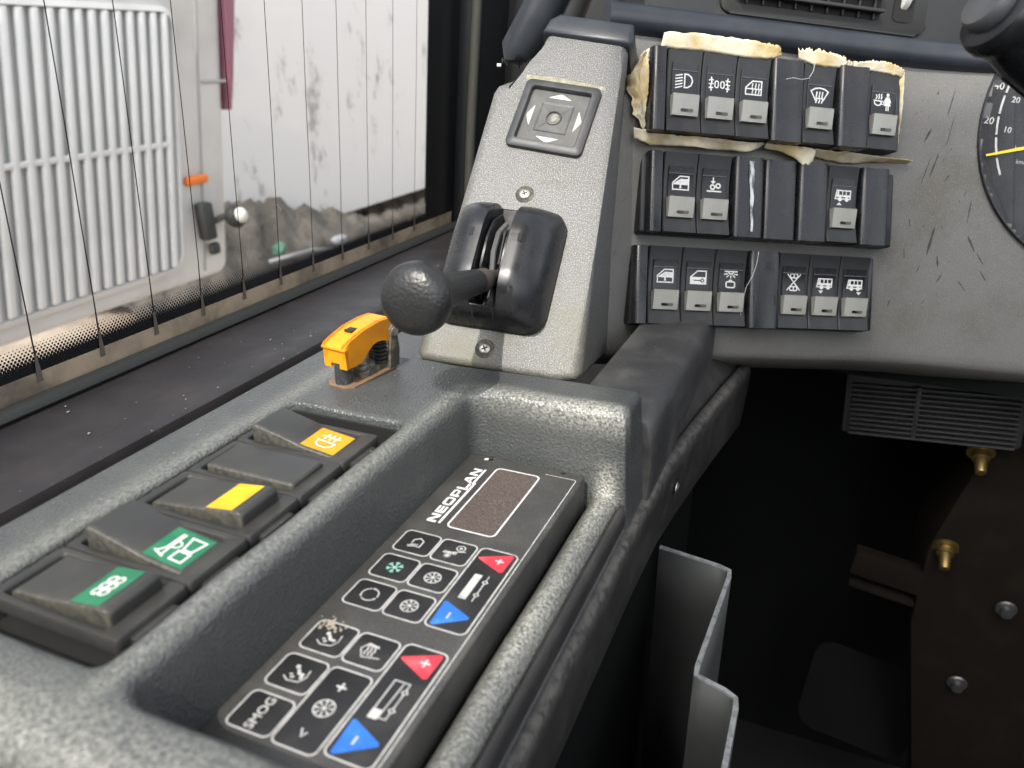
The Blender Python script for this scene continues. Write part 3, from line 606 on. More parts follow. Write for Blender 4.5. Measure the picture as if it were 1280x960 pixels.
# keys
def key(name, x0, y0, x1, y1, r=2.4):
    k = MB().prism(rrect(x0, y0, x1, y1, r), -0.2, 0.16, 0.12, 2).build(name, m_climk, clim)
    b = MB(); b.z = 0.17; b.line(rrect(x0, y0, x1, y1, r), 0.62, True); b.build('key_border', m_printk, k); return k
def print_on(k, x, y, fn, mt=m_printk, sc=1.0):
    b = MB(); b.z = 0.2; b.map = lambda p: V((x - p.y * sc, y + p.x * sc, p.z)); fn(b); return b.build('symbol', mt, k)
def s_house(b): b.line([(-2.6, -2.2), (1.6, -2.2), (3.2, 0), (1.6, 2.2), (-.6, 2.2)], .6); b.line([(-2.6, -2.2), (-2.6, -.4)], .6); [b.line([(-3.6 + i * .3, 2.4 - i), (-1.6 + i * .2, 2.0 - i * .9)], .5) for i in range(4)]; b.line([(-3, 3), (-1.2, .6)], .45)
def s_flake(b, r=3.3):
    for a in range(0, 180, 60): b.line([(r * math.cos(R(a)), r * math.sin(R(a))), (-r * math.cos(R(a)), -r * math.sin(R(a)))], .5)
    for a in range(0, 360, 60):
        c = (r * .62 * math.cos(R(a)), r * .62 * math.sin(R(a)))
        for d in (-40, 40): b.line([c, (c[0] + 1.3 * math.cos(R(a + d)), c[1] + 1.3 * math.sin(R(a + d)))], .45)
def s_mix(b):
    b.line([(-1.6, 4.4), (1.8, -4.6)], .5); b.ring((2.6, -.0 - 2.2 + 4.4 - 4.2), 0.01, .1, 6)
    b.ring((3.4, -1.8), 1.9, .45, 16); b.disc((3.4, -1.8), .7); [b.line([(-4.4, 1.6 - i * 1.5), (-2.4, 1.9 - i * 1.5)], .5) for i in range(0)]
    for i in range(4): b.ring((-.9, 3.2 - i * 1.5 + .4), .6, .45, 8)
    for a in range(0, 180, 45): b.line([(-3.2 + 1.5 * math.cos(R(a)), 1.6 + 1.5 * math.sin(R(a))), (-3.2 - 1.5 * math.cos(R(a)), 1.6 - 1.5 * math.sin(R(a)))], .42)
def s_fan(b, r=3.4):
    b.ring((0, 0), r, .5, 24)
    for a in range(10, 370, 45): b.fill([(.3 * math.cos(R(a)), .3 * math.sin(R(a))), (r * .92 * math.cos(R(a - 6)), r * .92 * math.sin(R(a - 6))), (r * .92 * math.cos(R(a + 9)), r * .92 * math.sin(R(a + 9)))])
    b.disc((0, 0), .75)
def s_circ(b):
    for a in (20, 140, 260):
        b.ring((0, 0), 3.4, .5, 8, a, a + 95); t = R(a + 100); c = (3.4 * math.cos(t), 3.4 * math.sin(t)); b.disc(c, .75, 3)
def s_seat(b, down):
    b.line([(-2.4, 3.6), (-3.8, 1.4), (-3.2, -2.6), (-.6, -4.0), (2.4, -3.6)], .45)
    b.disc((1.8, 1.6) if not down else (2.6, 1.4), .85, 10); b.line([(1.0, .6), (-.6, -.6), (-.6, -2.4)] if not down else [(1.6, .4), (0, -.8), (0, -2.2), (-1.6, -2.4)], 1.1); b.line([(-2.2, .9), (-1.8, .2)], .8); b.line([(-1.2, 1.9), (-.9, 1.3)], .7)
def s_defrost(b):
    b.line([(-2.2, -4.2), (-3.4, 2.0), (.2, 4.2), (3.2, 2.4), (2.6, -1.0)], .5)
    for y in (-1.2, .2, 1.6): b.line([(-2.2, y), (-1.0, y + .5), (.2, y), (1.4, y + .5), (2.8, y)], .5); b.line([(2.1, y + .9), (2.8, y), (2.0, y - .6)], .4)
X0, X1 = -151.0, -134.6; XB0, XB1 = -133.7, -118.0; ROW = 18.08; Y0 = 235.9
xc0, xc1 = (X0 + X1) / 2, (XB0 + XB1) / 2
rowsA = [(s_house, m_printk, s_mix), (s_flake, m_snow, s_fan), (s_circ, m_printk, s_fan)]
for r, (f1, mt1, f2) in enumerate(rowsA):
    y = Y0 - ROW * r
    k = key('key', X0, y - 7.4, X1, y + 7.4); print_on(k, xc0, y, f1, mt1)
    k = key('key', XB0, y - 7.4, XB1, y + 7.4); print_on(k, xc1, y, f2, m_printk, .95)
YD = Y0 - 61.8
k = key('key', X0, YD - 7.4, X1, YD + 7.4); print_on(k, xc0, YD, lambda b: s_seat(b, False))
k = key('key', XB0, YD - 7.4, XB1, YD + 7.4); print_on(k, xc1, YD, s_defrost)
y = YD - ROW; k = key('key', X0, y - 7.4, X1, y + 7.4); print_on(k, xc0, y, lambda b: s_seat(b, True))
y = YD - 2 * ROW; k = key('key', X0, y - 7.4, X1, y + 7.4); text('SMOG', 4.6e-3, k, m_printk, TM(xc0, y, 0.00024), 'lettering', 0.00008)
y = YD - 1.5 * ROW; k = key('fan_key', XB0, y - 16.6, XB1, y + 16.6); print_on(k, xc1, y, s_fan)
print_on(k, xc1, y + 9.4, lambda b: (b.line([(-1.6, 0), (1.6, 0)], .8), b.line([(0, -1.6), (0, 1.6)], .8))); print_on(k, xc1, y - 10.5, lambda b: b.line([(1.5, 1.4), (-1.2, 0), (0.6, -0.9)], .55))
def tempkeys(ya, yb, full):
    k = key('temperature_key', -116.6, ya, -100.2, yb, 2.6)
    b = MB(); b.z = 0.22; b.fill([(-115.2, yb - 6.6), (-114.8, yb - 7.6), (-103.6, yb - 13.0), (-102.4, yb - 12.4), (-102.0, yb - 1.6), (-103.0, yb - 0.9)]); p = b.build('plus_triangle', m_red, k)
    print_on(p, -106.2, yb - 6.4, lambda b: (setattr(b, 'z', .26), b.line([(-1.6, 0), (1.6, 0)], .8), b.line([(0, -1.6), (0, 1.6)], .8)))
    b = MB(); b.z = 0.22; b.fill([(-115.2, ya + 14.2), (-114.2, ya + 14.6), (-102.8, ya + 9.4), (-102.6, ya + 8.2), (-113.4, ya + 1.0), (-114.6, ya + 1.4)]); p = b.build('minus_triangle', m_blue, k)
    print_on(p, -110.2, ya + 7.6, lambda b: (setattr(b, 'z', .26), b.line([(-1.4, 0), (1.4, 0)], .8)))
    ym = (ya + yb) / 2 + 0.5; h = 7.8
    b = MB(); b.z = 0.22
    if full: b.fill([(-111.8, ym - h), (-108.6, ym - h), (-108.6, ym + h), (-111.8, ym + h)])
    else:
        b.line([(-111.6, ym - h), (-111.6, ym + h), (-108.0, ym + h), (-108.6, ym - h)], .45); b.fill([(-112, ym - h - 1), (-108.6, ym - h - 1), (-108.6, ym - h + 3), (-112, ym - h + 3)]); b.line([(-108.6, ym + h), (-105.9, ym + h)], .45); b.line([(-108.6, ym - h), (-105.9, ym - h)], .45)
    b.line([(-105.9, ym - h), (-105.9, ym - h + 2.6)], .45); b.line([(-105.9, ym - h + 5), (-105.9, ym + h - 5)], .45); b.line([(-105.9, ym + h - 2.6), (-105.9, ym + h)], .45)
    for yy in (ym - h + 3.8, ym + h - 3.8): b.ring((-105.9, yy), 1.05, .45, 4)
    b.build('symbol', m_printk, k)
tempkeys(193.0, 243.6, True); tempkeys(132.6, 182.6, False)
# crumb of dirt by the upper seat key
b = MB(); rd = random.Random(3)
for _ in range(60):
    a, q = rd.uniform(0, 6.28), abs(rd.gauss(0, 3.0)); x, y = -146.6 + q * 1.1 * math.cos(a), 180.6 + q * .7 * math.sin(a); s_ = rd.uniform(.15, .55)
    b.box((x, y, .25), (s_ * 2, s_ * 1.6, rd.uniform(.1, .4)), 0, M=T((x, y, 0)) @ Rz(rd.uniform(0, 180)) @ T((-x, -y, 0)))
cr = b.build('dirt_crumbs', mat('caked dust', (0.34, 0.31, 0.24), 0.9), clim); cr['kind'] = 'stuff'
# foam strip along the tray wall
b = MB(); N_ = 26; vs = []
for i in range(N_ + 1):
    y = 112 + 196 * i / N_; wv = 0.5 * math.sin(i * 1.7) + 0.35 * math.sin(i * 4.1); vs += [(-158.5, y, -20), (-158.5, y, -1.0 + wv * .3), (-156.0 + wv * .4, y, -1.3 + wv * .3), (-155.6, y, -20)]
b.add(vs, [(4 * i + k, 4 * i + k + 1, 4 * i + k + 5, 4 * i + k + 4) for i in range(N_) for k in range(3)])
tag(b.build('foam_strip', m_foam, None, matrix=CL), 'yellowed foam strip between the tray wall and the climate panel', 'foam strip')

# ================================================================== RISER (mm in the riser frame)
ris = thing('riser_panel', 'speckled light grey sloping riser beside the switch dashboard', 'trim panel', RI)
vec = RI.to_3x3().inverted() @ V((-0.02, 0.110, -0.030)) ; vec = vec.normalized() * 150
out = [(29.5, 68), (30.0, 40), (47.5, -71), (62.5, -148), (60.5, -153), (50, -157), (-27, -164), (-30.5, -160), (-43.5, 12), (-42.0, 17.5), (-36, 21.5), (-23.5, 24), (-21.5, 34), (-23.5, 68)]
MB().prism(out[::-1], -60, 0, 8.0, 5, vec=vec).build('riser_shell', m_riser, ris, 50)
for u, v_ in ((-1.3, -52.2), (6.8, -148.1)): screw(ris, T((u * .001, v_ * .001, 0)), 3.3)
# grime line over the mirror pad
b = MB(); b.z = .05; b.fill([(-25.2, 23.6), (-26, 27.4), (-10, 28.3), (8, 27.6), (24, 26.6), (25, 24.4)]); b.build('grime_line', mat('olive grime', (0.21, 0.20, 0.135), 0.9, col2=(0.30, 0.285, 0.22), c2=(260, .42, .66, 4)), ris)
# --- mirror pad
pad = thing('mirror_pad', 'square grey mirror adjuster with four arrowheads and a broken centre', 'mirror control', RI, None)
fo = rrect(-23.6, -23.6, 23.6, 23.6, 3.6); fm = rrect(-21.8, -21.8, 21.8, 21.8, 2.6); fi = rrect(-18.4, -18.2, 18.4, 18.2, 1.6); n = len(fo); b = MB()
b.add([(p[0], p[1], 0) for p in fo] + [(p[0] * .99, p[1] * .99, 2.6) for p in fo] + [(p[0], p[1], 3.6) for p in fm] + [(p[0] * 1.03, p[1] * 1.03, 3.6) for p in fi] + [(p[0], p[1], 2.9) for p in fi] + [(p[0], p[1], -4) for p in fi],
      [(r * n + k, r * n + (k + 1) % n, (r + 1) * n + (k + 1) % n, (r + 1) * n + k) for r in range(5) for k in range(n)])
b.build('pad_frame', m_padf, pad, 40)
pl = MB().box((0, 0, 0.2), (36.9, 36.5, 0.6), 0).build('pad_plate', m_padin, pad)
b = MB(); q = 10.0
b.add([(-q, -q, .5), (q, -q, .5), (q, q, .5), (-q, q, .5), (-4.4, -4.4, -1.0), (4.4, -4.4, -1.0), (4.4, 4.4, -1.0), (-4.4, 4.4, -1.0), (-q, -q, .9), (q, -q, .9), (q, q, .9), (-q, q, .9)],
      [(8, 9, 5, 4), (9, 10, 6, 5), (10, 11, 7, 6), (11, 8, 4, 7), (4, 5, 6, 7), (0, 1, 9, 8), (1, 2, 10, 9), (2, 3, 11, 10), (3, 0, 8, 11)])
for k in range(4): b.add([(3.6, -.25, 1.0), (q + .2, -.0, 1.15), (3.6, .25, 1.0)], [(0, 1, 2)], Rz(45 + 90 * k) @ T((2, 0, 0)))
b.build('rocking_plate', m_padin, pad, 20)
MB().lathe([(5.0, 0.2), (4.7, 1.2), (4.0, 1.3), (3.7, -0.6), (0.01, -0.8)], 20).build('knob_socket', m_padf, pad)
rd = random.Random(5); bm = bmesh.new(); bmesh.ops.create_icosphere(bm, subdivisions=2, radius=3.3)
for v in bm.verts: v.co = V((v.co.x + .6, v.co.y - .3, v.co.z * .5)) * rd.uniform(.85, 1.1)
MB().bm(bm).build('broken_stub', mat('broken plastic', (0.16, 0.165, 0.14), .6, col2=(0.26, 0.26, 0.22), c2=(300, .4, .6, 3)), pad, 20)
for k, (dx, dy) in enumerate(((0, 14.6), (-14.8, 0), (0, -14.6), (14.8, 0))):
    b = MB(); b.z = 0.55; b.fill([(-7.0, -.9), (-6.4, -1.2), (6.4, -1.2), (7.0, -.9), (.8, 2.1), (-.8, 2.1)]); b.build('arrow', m_arrow, pad, matrix=T((dx * .001, dy * .001, 0)) @ Rz((0, 90, 180, 270)[k]))
# --- lever housing
HF = RI @ T((0.0010, -0.1010, 0)) @ Rz(5)
hou = thing('lever_housing', 'glossy black rounded lever housing screwed to the grey riser', 'lever housing', HF)
def hous_h(X, Y):
    a, c = 0.0320, 0.0365
    rr = np.maximum(np.abs(X) / a, 0); sx_ = np.clip((a - np.abs(X)) / 0.019, 0, 1); dome = np.sqrt(np.maximum(1 - (1 - sx_) ** 2, 0))
    sy_ = np.clip((c - np.abs(Y)) / 0.026, 0, 1); dy_ = np.sqrt(np.maximum(1 - (1 - sy_) ** 2.2, 0))
    z = (0.0285 - 1.6 * np.maximum(np.abs(X) - 0.009, 0) ** 2 * 8) * dome * dy_
    cr = 0.012; ox = np.maximum(np.abs(X) - a + cr, 0); oy = np.maximum(np.abs(Y) - c + cr, 0)
    z = np.where(np.hypot(ox, oy) > cr, -0.002, z)
    groove = sstep(0.0010, 0.0002, np.abs(np.abs(X) - 0.0150)) * 0.0006 * (Y < -0.02)
    slot = sstep(0.0078, 0.0066, np.abs(X)) * sstep(-0.0300, -0.0270, Y)
    z = z - groove
    return np.where(slot > 0.02, z * (1 - slot) + np.minimum(z, 0.0035) * slot, z)
grid_obj('housing_shell', np.unique(np.concatenate([np.linspace(-0.033, 0.033, 111), np.linspace(.006, .0085, 10), -np.linspace(.006, .0085, 10)])), np.linspace(-0.0375, 0.0375, 121), hous_h, m_gloss, hou)
for sx_ in (-1, 1):
    MB().box((sx_ * 13.5 + 0.6, 7.5, 27.0), (2.4, 5.2, 3.2), .3).build('notch', m_floor, hou)
    b = MB(); b.prism([(-24, 4), (-18, 15), (-8, 21.5), (8, 23), (20, 19), (30, 8), (30, 2), (-24, 2)], -.6, .6, 0, M=T((sx_ * 5.6, 0, 0)) @ MX(((0, 0, 1, 0), (1, 0, 0, 0), (0, 1, 0, 0), (0, 0, 0, 1)))); b.build('slot_cheek', m_gloss, hou)
b = MB(); b.tube([(-1.5, 24, 8), (-2.0, 14, 16), (-1.5, 2, 18), (0, -12, 15)], 1.6, 8); b.build('detent_spring', m_grey, hou)
MB().lathe([(5.2, -6), (6, -3), (6, 3), (5.2, 6)], 20).build('pivot_drum', m_gloss, hou, matrix=T((0, -.006, .006)) @ Ry(90))
# --- lever
lev = thing('control_lever', 'black mushroom knob lever standing out of the lever housing', 'lever', HF)
P0 = V((1.0, -5, 4)); K0 = V((-6.2, -60.8, 93)); ax = (K0 - P0).normalized(); Lh = (K0 - P0).length
LM = frame((P0 * .001), ax.orthogonal().normalized(), ax.cross(ax.orthogonal().normalized()), ax)
MB().lathe([(4.2, 0), (4.2, 22), (5.2, 23), (6.2, 24), (6.4, 34), (6.2, 36), (5, 37)], 24).build('collar', m_collar, lev, matrix=LM)
MB().lathe([(5.0, 34), (6.6, 35), (6.9, 42), (7.6, 58), (8.6, 72), (9.6, Lh - 16), (9.8, Lh - 10)], 28).build('lever_shaft', m_knob, lev, matrix=LM)
bm = bmesh.new(); prof = [(9.6, Lh - 14), (12.6, Lh - 12.0), (15.2, Lh - 8.8), (16.3, Lh - 5.5), (16.3, Lh - 2.0), (15.4, Lh + 0.8), (13.4, Lh + 3.0), (10.2, Lh + 4.7), (6.2, Lh + 5.7), (2.6, Lh + 6.1), (0.01, Lh + 6.2)]
MB().lathe(prof, 40).build('knob', m_knob, lev, 70, matrix=LM)

# ================================================================== TOGGLE GUARD on the deck
GM = T((-0.2195, 0.3005, -0.156)) @ Rz(-8) 
gua = thing('toggle_guard', 'orange flip-up guard over a toggle on the console deck', 'switch guard', GM)
MB().prism([(-8.5, -1), (-5, -4.5), (5, -4.5), (8.5, -1), (8.5, 30), (5, 36), (-5, 36), (-8.5, 30)], 0, 1.3, .4, 1).build('base_plate', m_rust, gua)
# side profile (y, z), arch cut below
def archpts():
    o = [(-4.0, 10.5), (-4.4, 19.5), (-5.2, 21.0), (-4.0, 22.6), (0.0, 24.2), (10, 27.0), (22, 28.3), (30.5, 28.0), (31.5, 25)]
    o += [(30.5, 15.5)] + [(20 + 10.5 * math.cos(R(a)), 9.5 + 9.0 * math.sin(R(a))) for a in (40, 65, 90, 115, 140, 160)] + [(7.0, 10.5), (3.0, 10.5)]
    return o
PM = MX(((0, 0, 1, 0), (1, 0, 0, 0), (0, 1, 0, 0), (0, 0, 0, 1)))
b = MB(); ap = archpts()
b.prism(ap, 5.0, 7.2, .4, 2, M=PM); b.prism(ap, -7.2, -5.0, 0, M=PM)
b.prism([(-4.2, 19.0), (-5.2, 21.0), (-4.0, 22.6), (0, 24.2), (10, 27), (22, 28.3), (30.5, 28), (30.5, 26), (20, 26.2), (10, 25), (0, 22)], -6.9, 6.9, 0, M=PM)
for x0, x1, z0 in ((-7.2, -2.9, 10.5), (2.6, 7.2, 10.5), (-2.9, 2.6, 13.0)): b.box(((x0 + x1) / 2, -3.4, (z0 + 19.5) / 2), (x1 - x0, 1.6, 19.5 - z0), 0)
b.box((0, -4.0, 20.7), (15.6, 2.4, 1.5), .5)
cov = b.build('guard_cover', m_guard, gua, 35)
MB().box((0.6, 8.0, 26.7), (4.6, 5.0, 1.2), .2, M=Rx(0)).build('cover_window', m_rubber, cov, matrix=T((0, 0, 0)))
MB().lathe([(4.4, 1), (4.4, 3), (4.1, 11), (3.4, 13.2), (2.4, 13.8), (0.01, 14)], 24).build('plunger', mat('scratched black tip', (0.03, 0.032, 0.034), .45, col2=(.1, .1, .1), c2=(500, .5, .7, 3)), gua, matrix=T((0.3e-3, 0.4e-3, 0)))
b = MB(); b.prism(rrect(-6.4, 8, 6.4, 24, 5), 1.2, 4.4, .5, 2); b.prism(rrect(-5, 10, 5, 22, 4.6), 4.4, 6.6, .5, 2); b.build('toggle_collar', mat('grimy steel nut', (0.26, 0.25, 0.21), .5, metal=.5, col2=(.10, .09, .07), c2=(180, .42, .62, 4)), gua)
b = MB(); b.tube([(1, 15, 5), (0.6, 11, 12), (0, 8, 19)], [2.6, 2.4, 3.0], 10); b.build('toggle_lever', m_steel, gua)
b = MB(); 
for k in range(6): b.lathe([(2.6, 0), (3.9, .7), (4.0, 1.5), (2.6, 2.1)], 16, M=T((3.2, 25.5, 4 + 2.2 * k)))
b.build('spring', m_rubber, gua, 60)
b = MB(); b.prism([(26, 1), (34.5, 1), (35.5, 10), (34, 21), (31, 24.5), (28.5, 22), (28.6, 12)], 6.0, 8.6, .8, 2, M=PM); b.prism([(26, 1), (34.5, 1), (35.5, 10), (34, 21), (31, 24.5), (28.5, 22), (28.6, 12)], -8.6, -6.0, 0, M=PM); b.build('hinge_bracket', mat('worn dark bracket', (.06, .055, .045), .55, col2=(.16, .14, .10), c2=(160, .45, .65, 4)), gua, 40)
MB().lathe([(2.6, -.3), (2.6, .4), (1.2, .7), (.01, .7)], 14).build('hinge_pin', m_steel, gua, matrix=T((.0088, .0315, .0205)) @ Ry(90))
# ================================================================== DASHBOARD (mm in the switch field frame)
dash = thing('dashboard', 'grey dashboard wing carrying three rows of black switches', 'dashboard', SW)
PN = -10.0
DF = ortho((0.07928, 0.64768, -0.08516), V((0.97516, 0.18349, -0.12404)), V((0.20656, -0.95553, 0.21046))); DC_ = T((0.094, 0.049, 0.0005))    # where the dial sits
# curved sheet: flat, then turning towards the driver beyond the switches
def pan(s, v_):
    """u, v, n of the sheet: flat behind the switches, bending to the dial plane further right"""
    if s < 164: n_ = PN
    elif s < 222: n_ = PN + (s - 164) ** 2 * 0.4166 / 116
    else: n_ = -90.5 + 0.4166 * s
    return (s, v_, n_)
b = MB(); ss = [-44, -40, -36] + list(range(-30, 176, 10)) + list(range(176, 330, 3)); 
vv = [(-178, -34), (-172, -14), (-165.5, -3.2), (-163.2, -1.2), (-160, -0.2), (-155, 0), *[(y, 0) for y in range(-150, 50, 4)]]
vs = []
for v_, dn in vv:
    for s_ in ss:
        p = pan(s_, v_); vs.append((p[0] - (0.0), p[1], p[2] + dn))
n = len(ss); b.add(vs, [(j * n + i, j * n + i + 1, (j + 1) * n + i + 1, (j + 1) * n + i) for j in range(len(vv) - 1) for i in range(n - 1)])
dc = SW.inverted() @ DF @ DC_; dco = V(dc.translation) * 1000; dca = dc.to_3x3() @ V((0, 0, 1))
def in_dial(p): q = V(p) - dco; return (q - dca * q.dot(dca)).length < 102.8
b.f = [f for f in b.f if not all(in_dial(b.v[k] * 1000) for k in f)]
b.build('facia_panel', m_panel, dash, 60)
# scuffs on the bare part of the panel
b = MB(); rd = random.Random(11); b.z = 0.05
def scuff(u, v_, ln, wd, ang):
    p = V(pan(u, v_)); e = V(pan(u + 1, v_)) - p; nn = V((-e.z, 0, e.x)).normalized()
    k = 7; L_ = []; Rr = []
    for i in range(k):
        t = (i / (k - 1) - .5) * ln; h = .62 * wd * (0.25 + .75 * math.sin(math.pi * (i + .4) / k)) * rd.uniform(.5, 1.1) / 2; x = t * math.sin(ang); y = t * math.cos(ang)
        q = p + e * x + V((0, y, 0)) + nn * (0.15 + .02 * rd.random()); L_.append(q - e * h); Rr.append(q + e * h)
    b.add([c for pr in zip(L_, Rr) for c in pr], [(2 * i, 2 * i + 1, 2 * i + 3, 2 * i + 2) for i in range(k - 1)])
for a in ((200, 20, 16, 1.6, .12), (203, 4, 22, .8, .1), (188, -2, 9, 3.2, .35), (196, -22, 16, 2.0, .22), (191, -26, 18, 1.2, .2), (206, -30, 5, 2, .5), (186, -62, 6, 1.6, -.3), (203, -74, 20, 3.4, .1), (210, -88, 8, 2.6, -.2), (224, -52, 16, 1.2, 0), (229, -74, 12, 2.6, -.5), (236, -84, 9, 2.2, -.6), (186, -84, 8, 1, -.2), (213, -100, 7, 1.6, .4), (198, -94, 6, 1.3, .2), (228, -104, 9, 1.6, -.7), (240, -96, 8, 1.8, -.6), (181, -120, 5, 1.4, .2), (205, -118, 4, 1.1, .6), (60, -152, 3, .8, .3), (-34, -120, 4, .9, .6), (-33, -95, 5, .6, .2), (-30, -60, 4, .6, .5), (190, 26, 2, 1.8, 0)): scuff(*a)
for _ in range(46): scuff(rd.uniform(176, 240), rd.uniform(-125, 28), rd.uniform(.8, 3), rd.uniform(.3, 1.0), rd.uniform(-.7, .7))
sc = b.build('scuff_marks', m_scuff, dash); sc['kind'] = 'stuff'
# padded roll along the top
pts = []; 
for s_ in list(range(-52, 180, 12)) + list(range(180, 330, 10)):
    p = V(pan(s_, 46.0)); pts.append((p.x, p.y + 4.0, p.z - 2))
b = MB(); b.tube(pts, 9.5, 16, up=(0, 0, 1), flat=0.95); roll = b.build('padded_roll', m_trim, dash, 60)
cap = MB(); cap.prism([(-25.5, 57.5), (30, 56.5), (31.5, 62), (29, 72), (-18, 73), (-23.5, 68)][::1], -40, 3.2, 3.2, 3); cap.build('riser_cap', m_trim, dash, 50, matrix=SW.inverted() @ RI)
# dark upper face behind the roll
b = MB(); b.prism([(-20, 40), (330, 40), (330, 60), (330, 200), (-20, 200)], -90, -34, 0); b.build('upper_face', m_dash, dash)
# ---------------------------------------------------------------- symbols for the push switches (mm, origin in the middle of the symbol field)
def y_door(b): b.line([(-4.6, -3.6), (4.8, -3.6), (4.8, 4.0), (-.6, 4.0), (-4.6, 0.2)], .75, True)
def y_light(b):
    b.line([(0, -3.6), (0, 3.8), (1.8, 3.7), (3.8, 2.4), (4.6, .2), (3.8, -2.2), (1.8, -3.5)], .8, True)
    for i in range(5): b.line([(-1.4, 3.4 - i * 1.6), (-5.2, 2.6 - i * 1.7)], .7)
def y_fog(b):
    b.line(rrect(-2.6, -1.8, -.6, 1.8, .9, 3), .7, True); b.line(rrect(.8, -1.8, 2.8, 1.8, .9, 3), .7, True)
    for s_ in (-1, 1):
        b.line([(s_ * 4.9, 3.6), (s_ * 4.5, 1.2), (s_ * 5.1, -1), (s_ * 4.7, -3.6)], .8)
        for y in (-1.9, 0.2, 2.3): b.line([(s_ * 3.7, y), (s_ * 6.1, y - .2)], .7)
def y_heatdoor(b):
    y_door(b); b.line([(-4.4, -.4), (4.6, -.4)], .7)
    for x in (-.6, 1.4, 3.2): b.line([(x, -2.8), (x + .3, -1), (x - .2, .6), (x + .1, 2.6)], .65)
def y_screen(b):
    b.line([(-2.4, -3.0), (-5.4, 2.2), (-3, 3.6), (0, 4.1), (3, 3.6), (5.4, 2.2), (2.4, -3.0)], .8)
    for x in (-1.8, 0, 1.8): b.line([(x - .3, -4.4), (x + .3, -2.8), (x - .2, -1.2), (x + .1, 1.4)], .8); b.disc((x + .1, 1.6), .5, 8)
    b.line([(-2.6, -1.9), (2.6, -1.9)], .6)
def y_woman(b):
    b.line([(-5.6, .6), (-5.2, -1.4), (-3.8, -2.2), (-1.8, -2.0), (-.8, .4)], .75, True); b.ring((-.2, -.6), .9, .6, 10)
    for x in (-4.6, -3.0, -1.4): b.line([(x, 1.6), (x + .6, 2.6), (x, 3.6), (x + .3, 4.4 if x > -4 else 3.8)], .7)
    b.disc((2.9, 4.2), 1.0, 12); b.fill([(2.1, 3.0), (3.7, 3.0), (5.2, -2.2), (.6, -2.2)]); b.line([(2.0, 2.6), (.6, 0)], .7); b.line([(3.8, 2.6), (5.0, 0)], .7); b.line([(2.3, -2), (2.3, -4.8)], .8); b.line([(3.6, -2), (3.6, -4.8)], .8)
def y_window(b):
    y_door(b); b.fill([(-4.0, -.8), (4.6, -.8), (4.6, 2.6), (0, 2.6), (-3.9, .1)]); b.fill([(-.6, -2.8), (.6, -2.8), (.4, -.6), (-.4, -.6)])
def y_axle(b):
    b.line([(-.8, 4.6), (-.8, 2.2)], .8); b.fill([(-2.4, 2.6), (.8, 2.6), (-.8, .9)]); b.ring((-1.0, -.8), 1.25, .9, 14); b.ring((2.3, .1), 1.25, .9, 14); b.line([(-4.2, -3.2), (4.2, -3.2)], .8)
def y_bus(b):
    b.line([(-4.9, -2.0), (-4.0, 3.0), (4.9, 3.0), (4.9, -2.0)], .75, True); b.fill([(-4.4, .4), (4.8, .4), (4.8, -.9), (-4.6, -.9)])
    for x in (-1.8, .8, 3.2): b.line([(x - 1.1, .6), (x - 1.1, 2.8)], .6)
    b.line([(-3.6, .4), (-3.1, 2.8)], .6)
    for x in (-1.8, 2.6): b.disc((x, -2.2), 1.35, 14)
def y_tri(x, up):
    return lambda b: b.fill([(x - 1.7, -5.8 if up else -4.3), (x + 1.7, -5.8 if up else -4.3), (x, -4.0 if up else -6.2)])
def y_key(b):
    b.fill([(-4.6, -3.4), (4.6, -3.4), (4.6, .4), (-4.4, .4)]); y_door(b)
def y_lamp(b):
    b.line([(-3.8, 4.6), (3.8, 4.6)], .8); b.line([(-1.6, 4.2), (-1, 3.2), (1, 3.2), (1.6, 4.2)], .7)
    for a in (-70, -35, 0, 35, 70): b.line([(2.4 * math.sin(R(a)), 3.6 - 1.6 * math.cos(R(a))), (4.4 * math.sin(R(a)), 4.0 - 4.2 * math.cos(R(a)) * .8)], .75)
    b.line(rrect(-2.7, -5.0, 2.7, -1.6, .8, 2), .8, True); b.line([(-1, -1.6), (-.8, -.7), (.8, -.7), (1, -1.6)], .6)
def y_asr(b):
    b.line([(-4.2, 4.8), (4.2, -4.8)], .7); b.line([(4.2, 4.8), (-4.2, -4.8)], .7)
    for s_ in (1, -1): b.line(rrect(-2.4, 2.7 * s_ - .0 + (.0 if s_ > 0 else -2.4), 2.4, 2.7 * s_ + (2.4 if s_ > 0 else 0), .8, 2), .75, True); b.line([(0, 3.0 * s_), (0, 4.4 * s_)], .7)
# ---------------------------------------------------------------- module parts
def prof(v_): return 3.2 * ((v_ - 9.5) / 26.0) ** 2
VS = [-16.2, -15, -12, -8, -4, 0, 4, 8, 12, 16, 20, 24, 28, 32, 34.4, 35.4]
def curved(u0, u1, c, name, mt, parent, v0=-16.2, v1=35.4, side=14, lean=0.6):
    vz = [v for v in np.linspace(v0, v1, 15)]; b = MB(); rows = []
    for v_ in vz: z = prof(v_) + c; rows.append([(u0, v_, -side), (u0, v_, z - lean), (u0 + lean, v_, z), (u1 - lean, v_, z), (u1, v_, z - lean), (u1, v_, -side)])
    b.add([p for r in rows for p in r], [(i * 6 + k, i * 6 + k + 1, i * 6 + k + 7, i * 6 + k + 6) for i in range(len(vz) - 1) for k in range(5)] + [(0, 5, 4, 3, 2, 1), tuple((len(vz) - 1) * 6 + k for k in range(6))])
    return b.build(name, mt, parent, 35)
proto = None
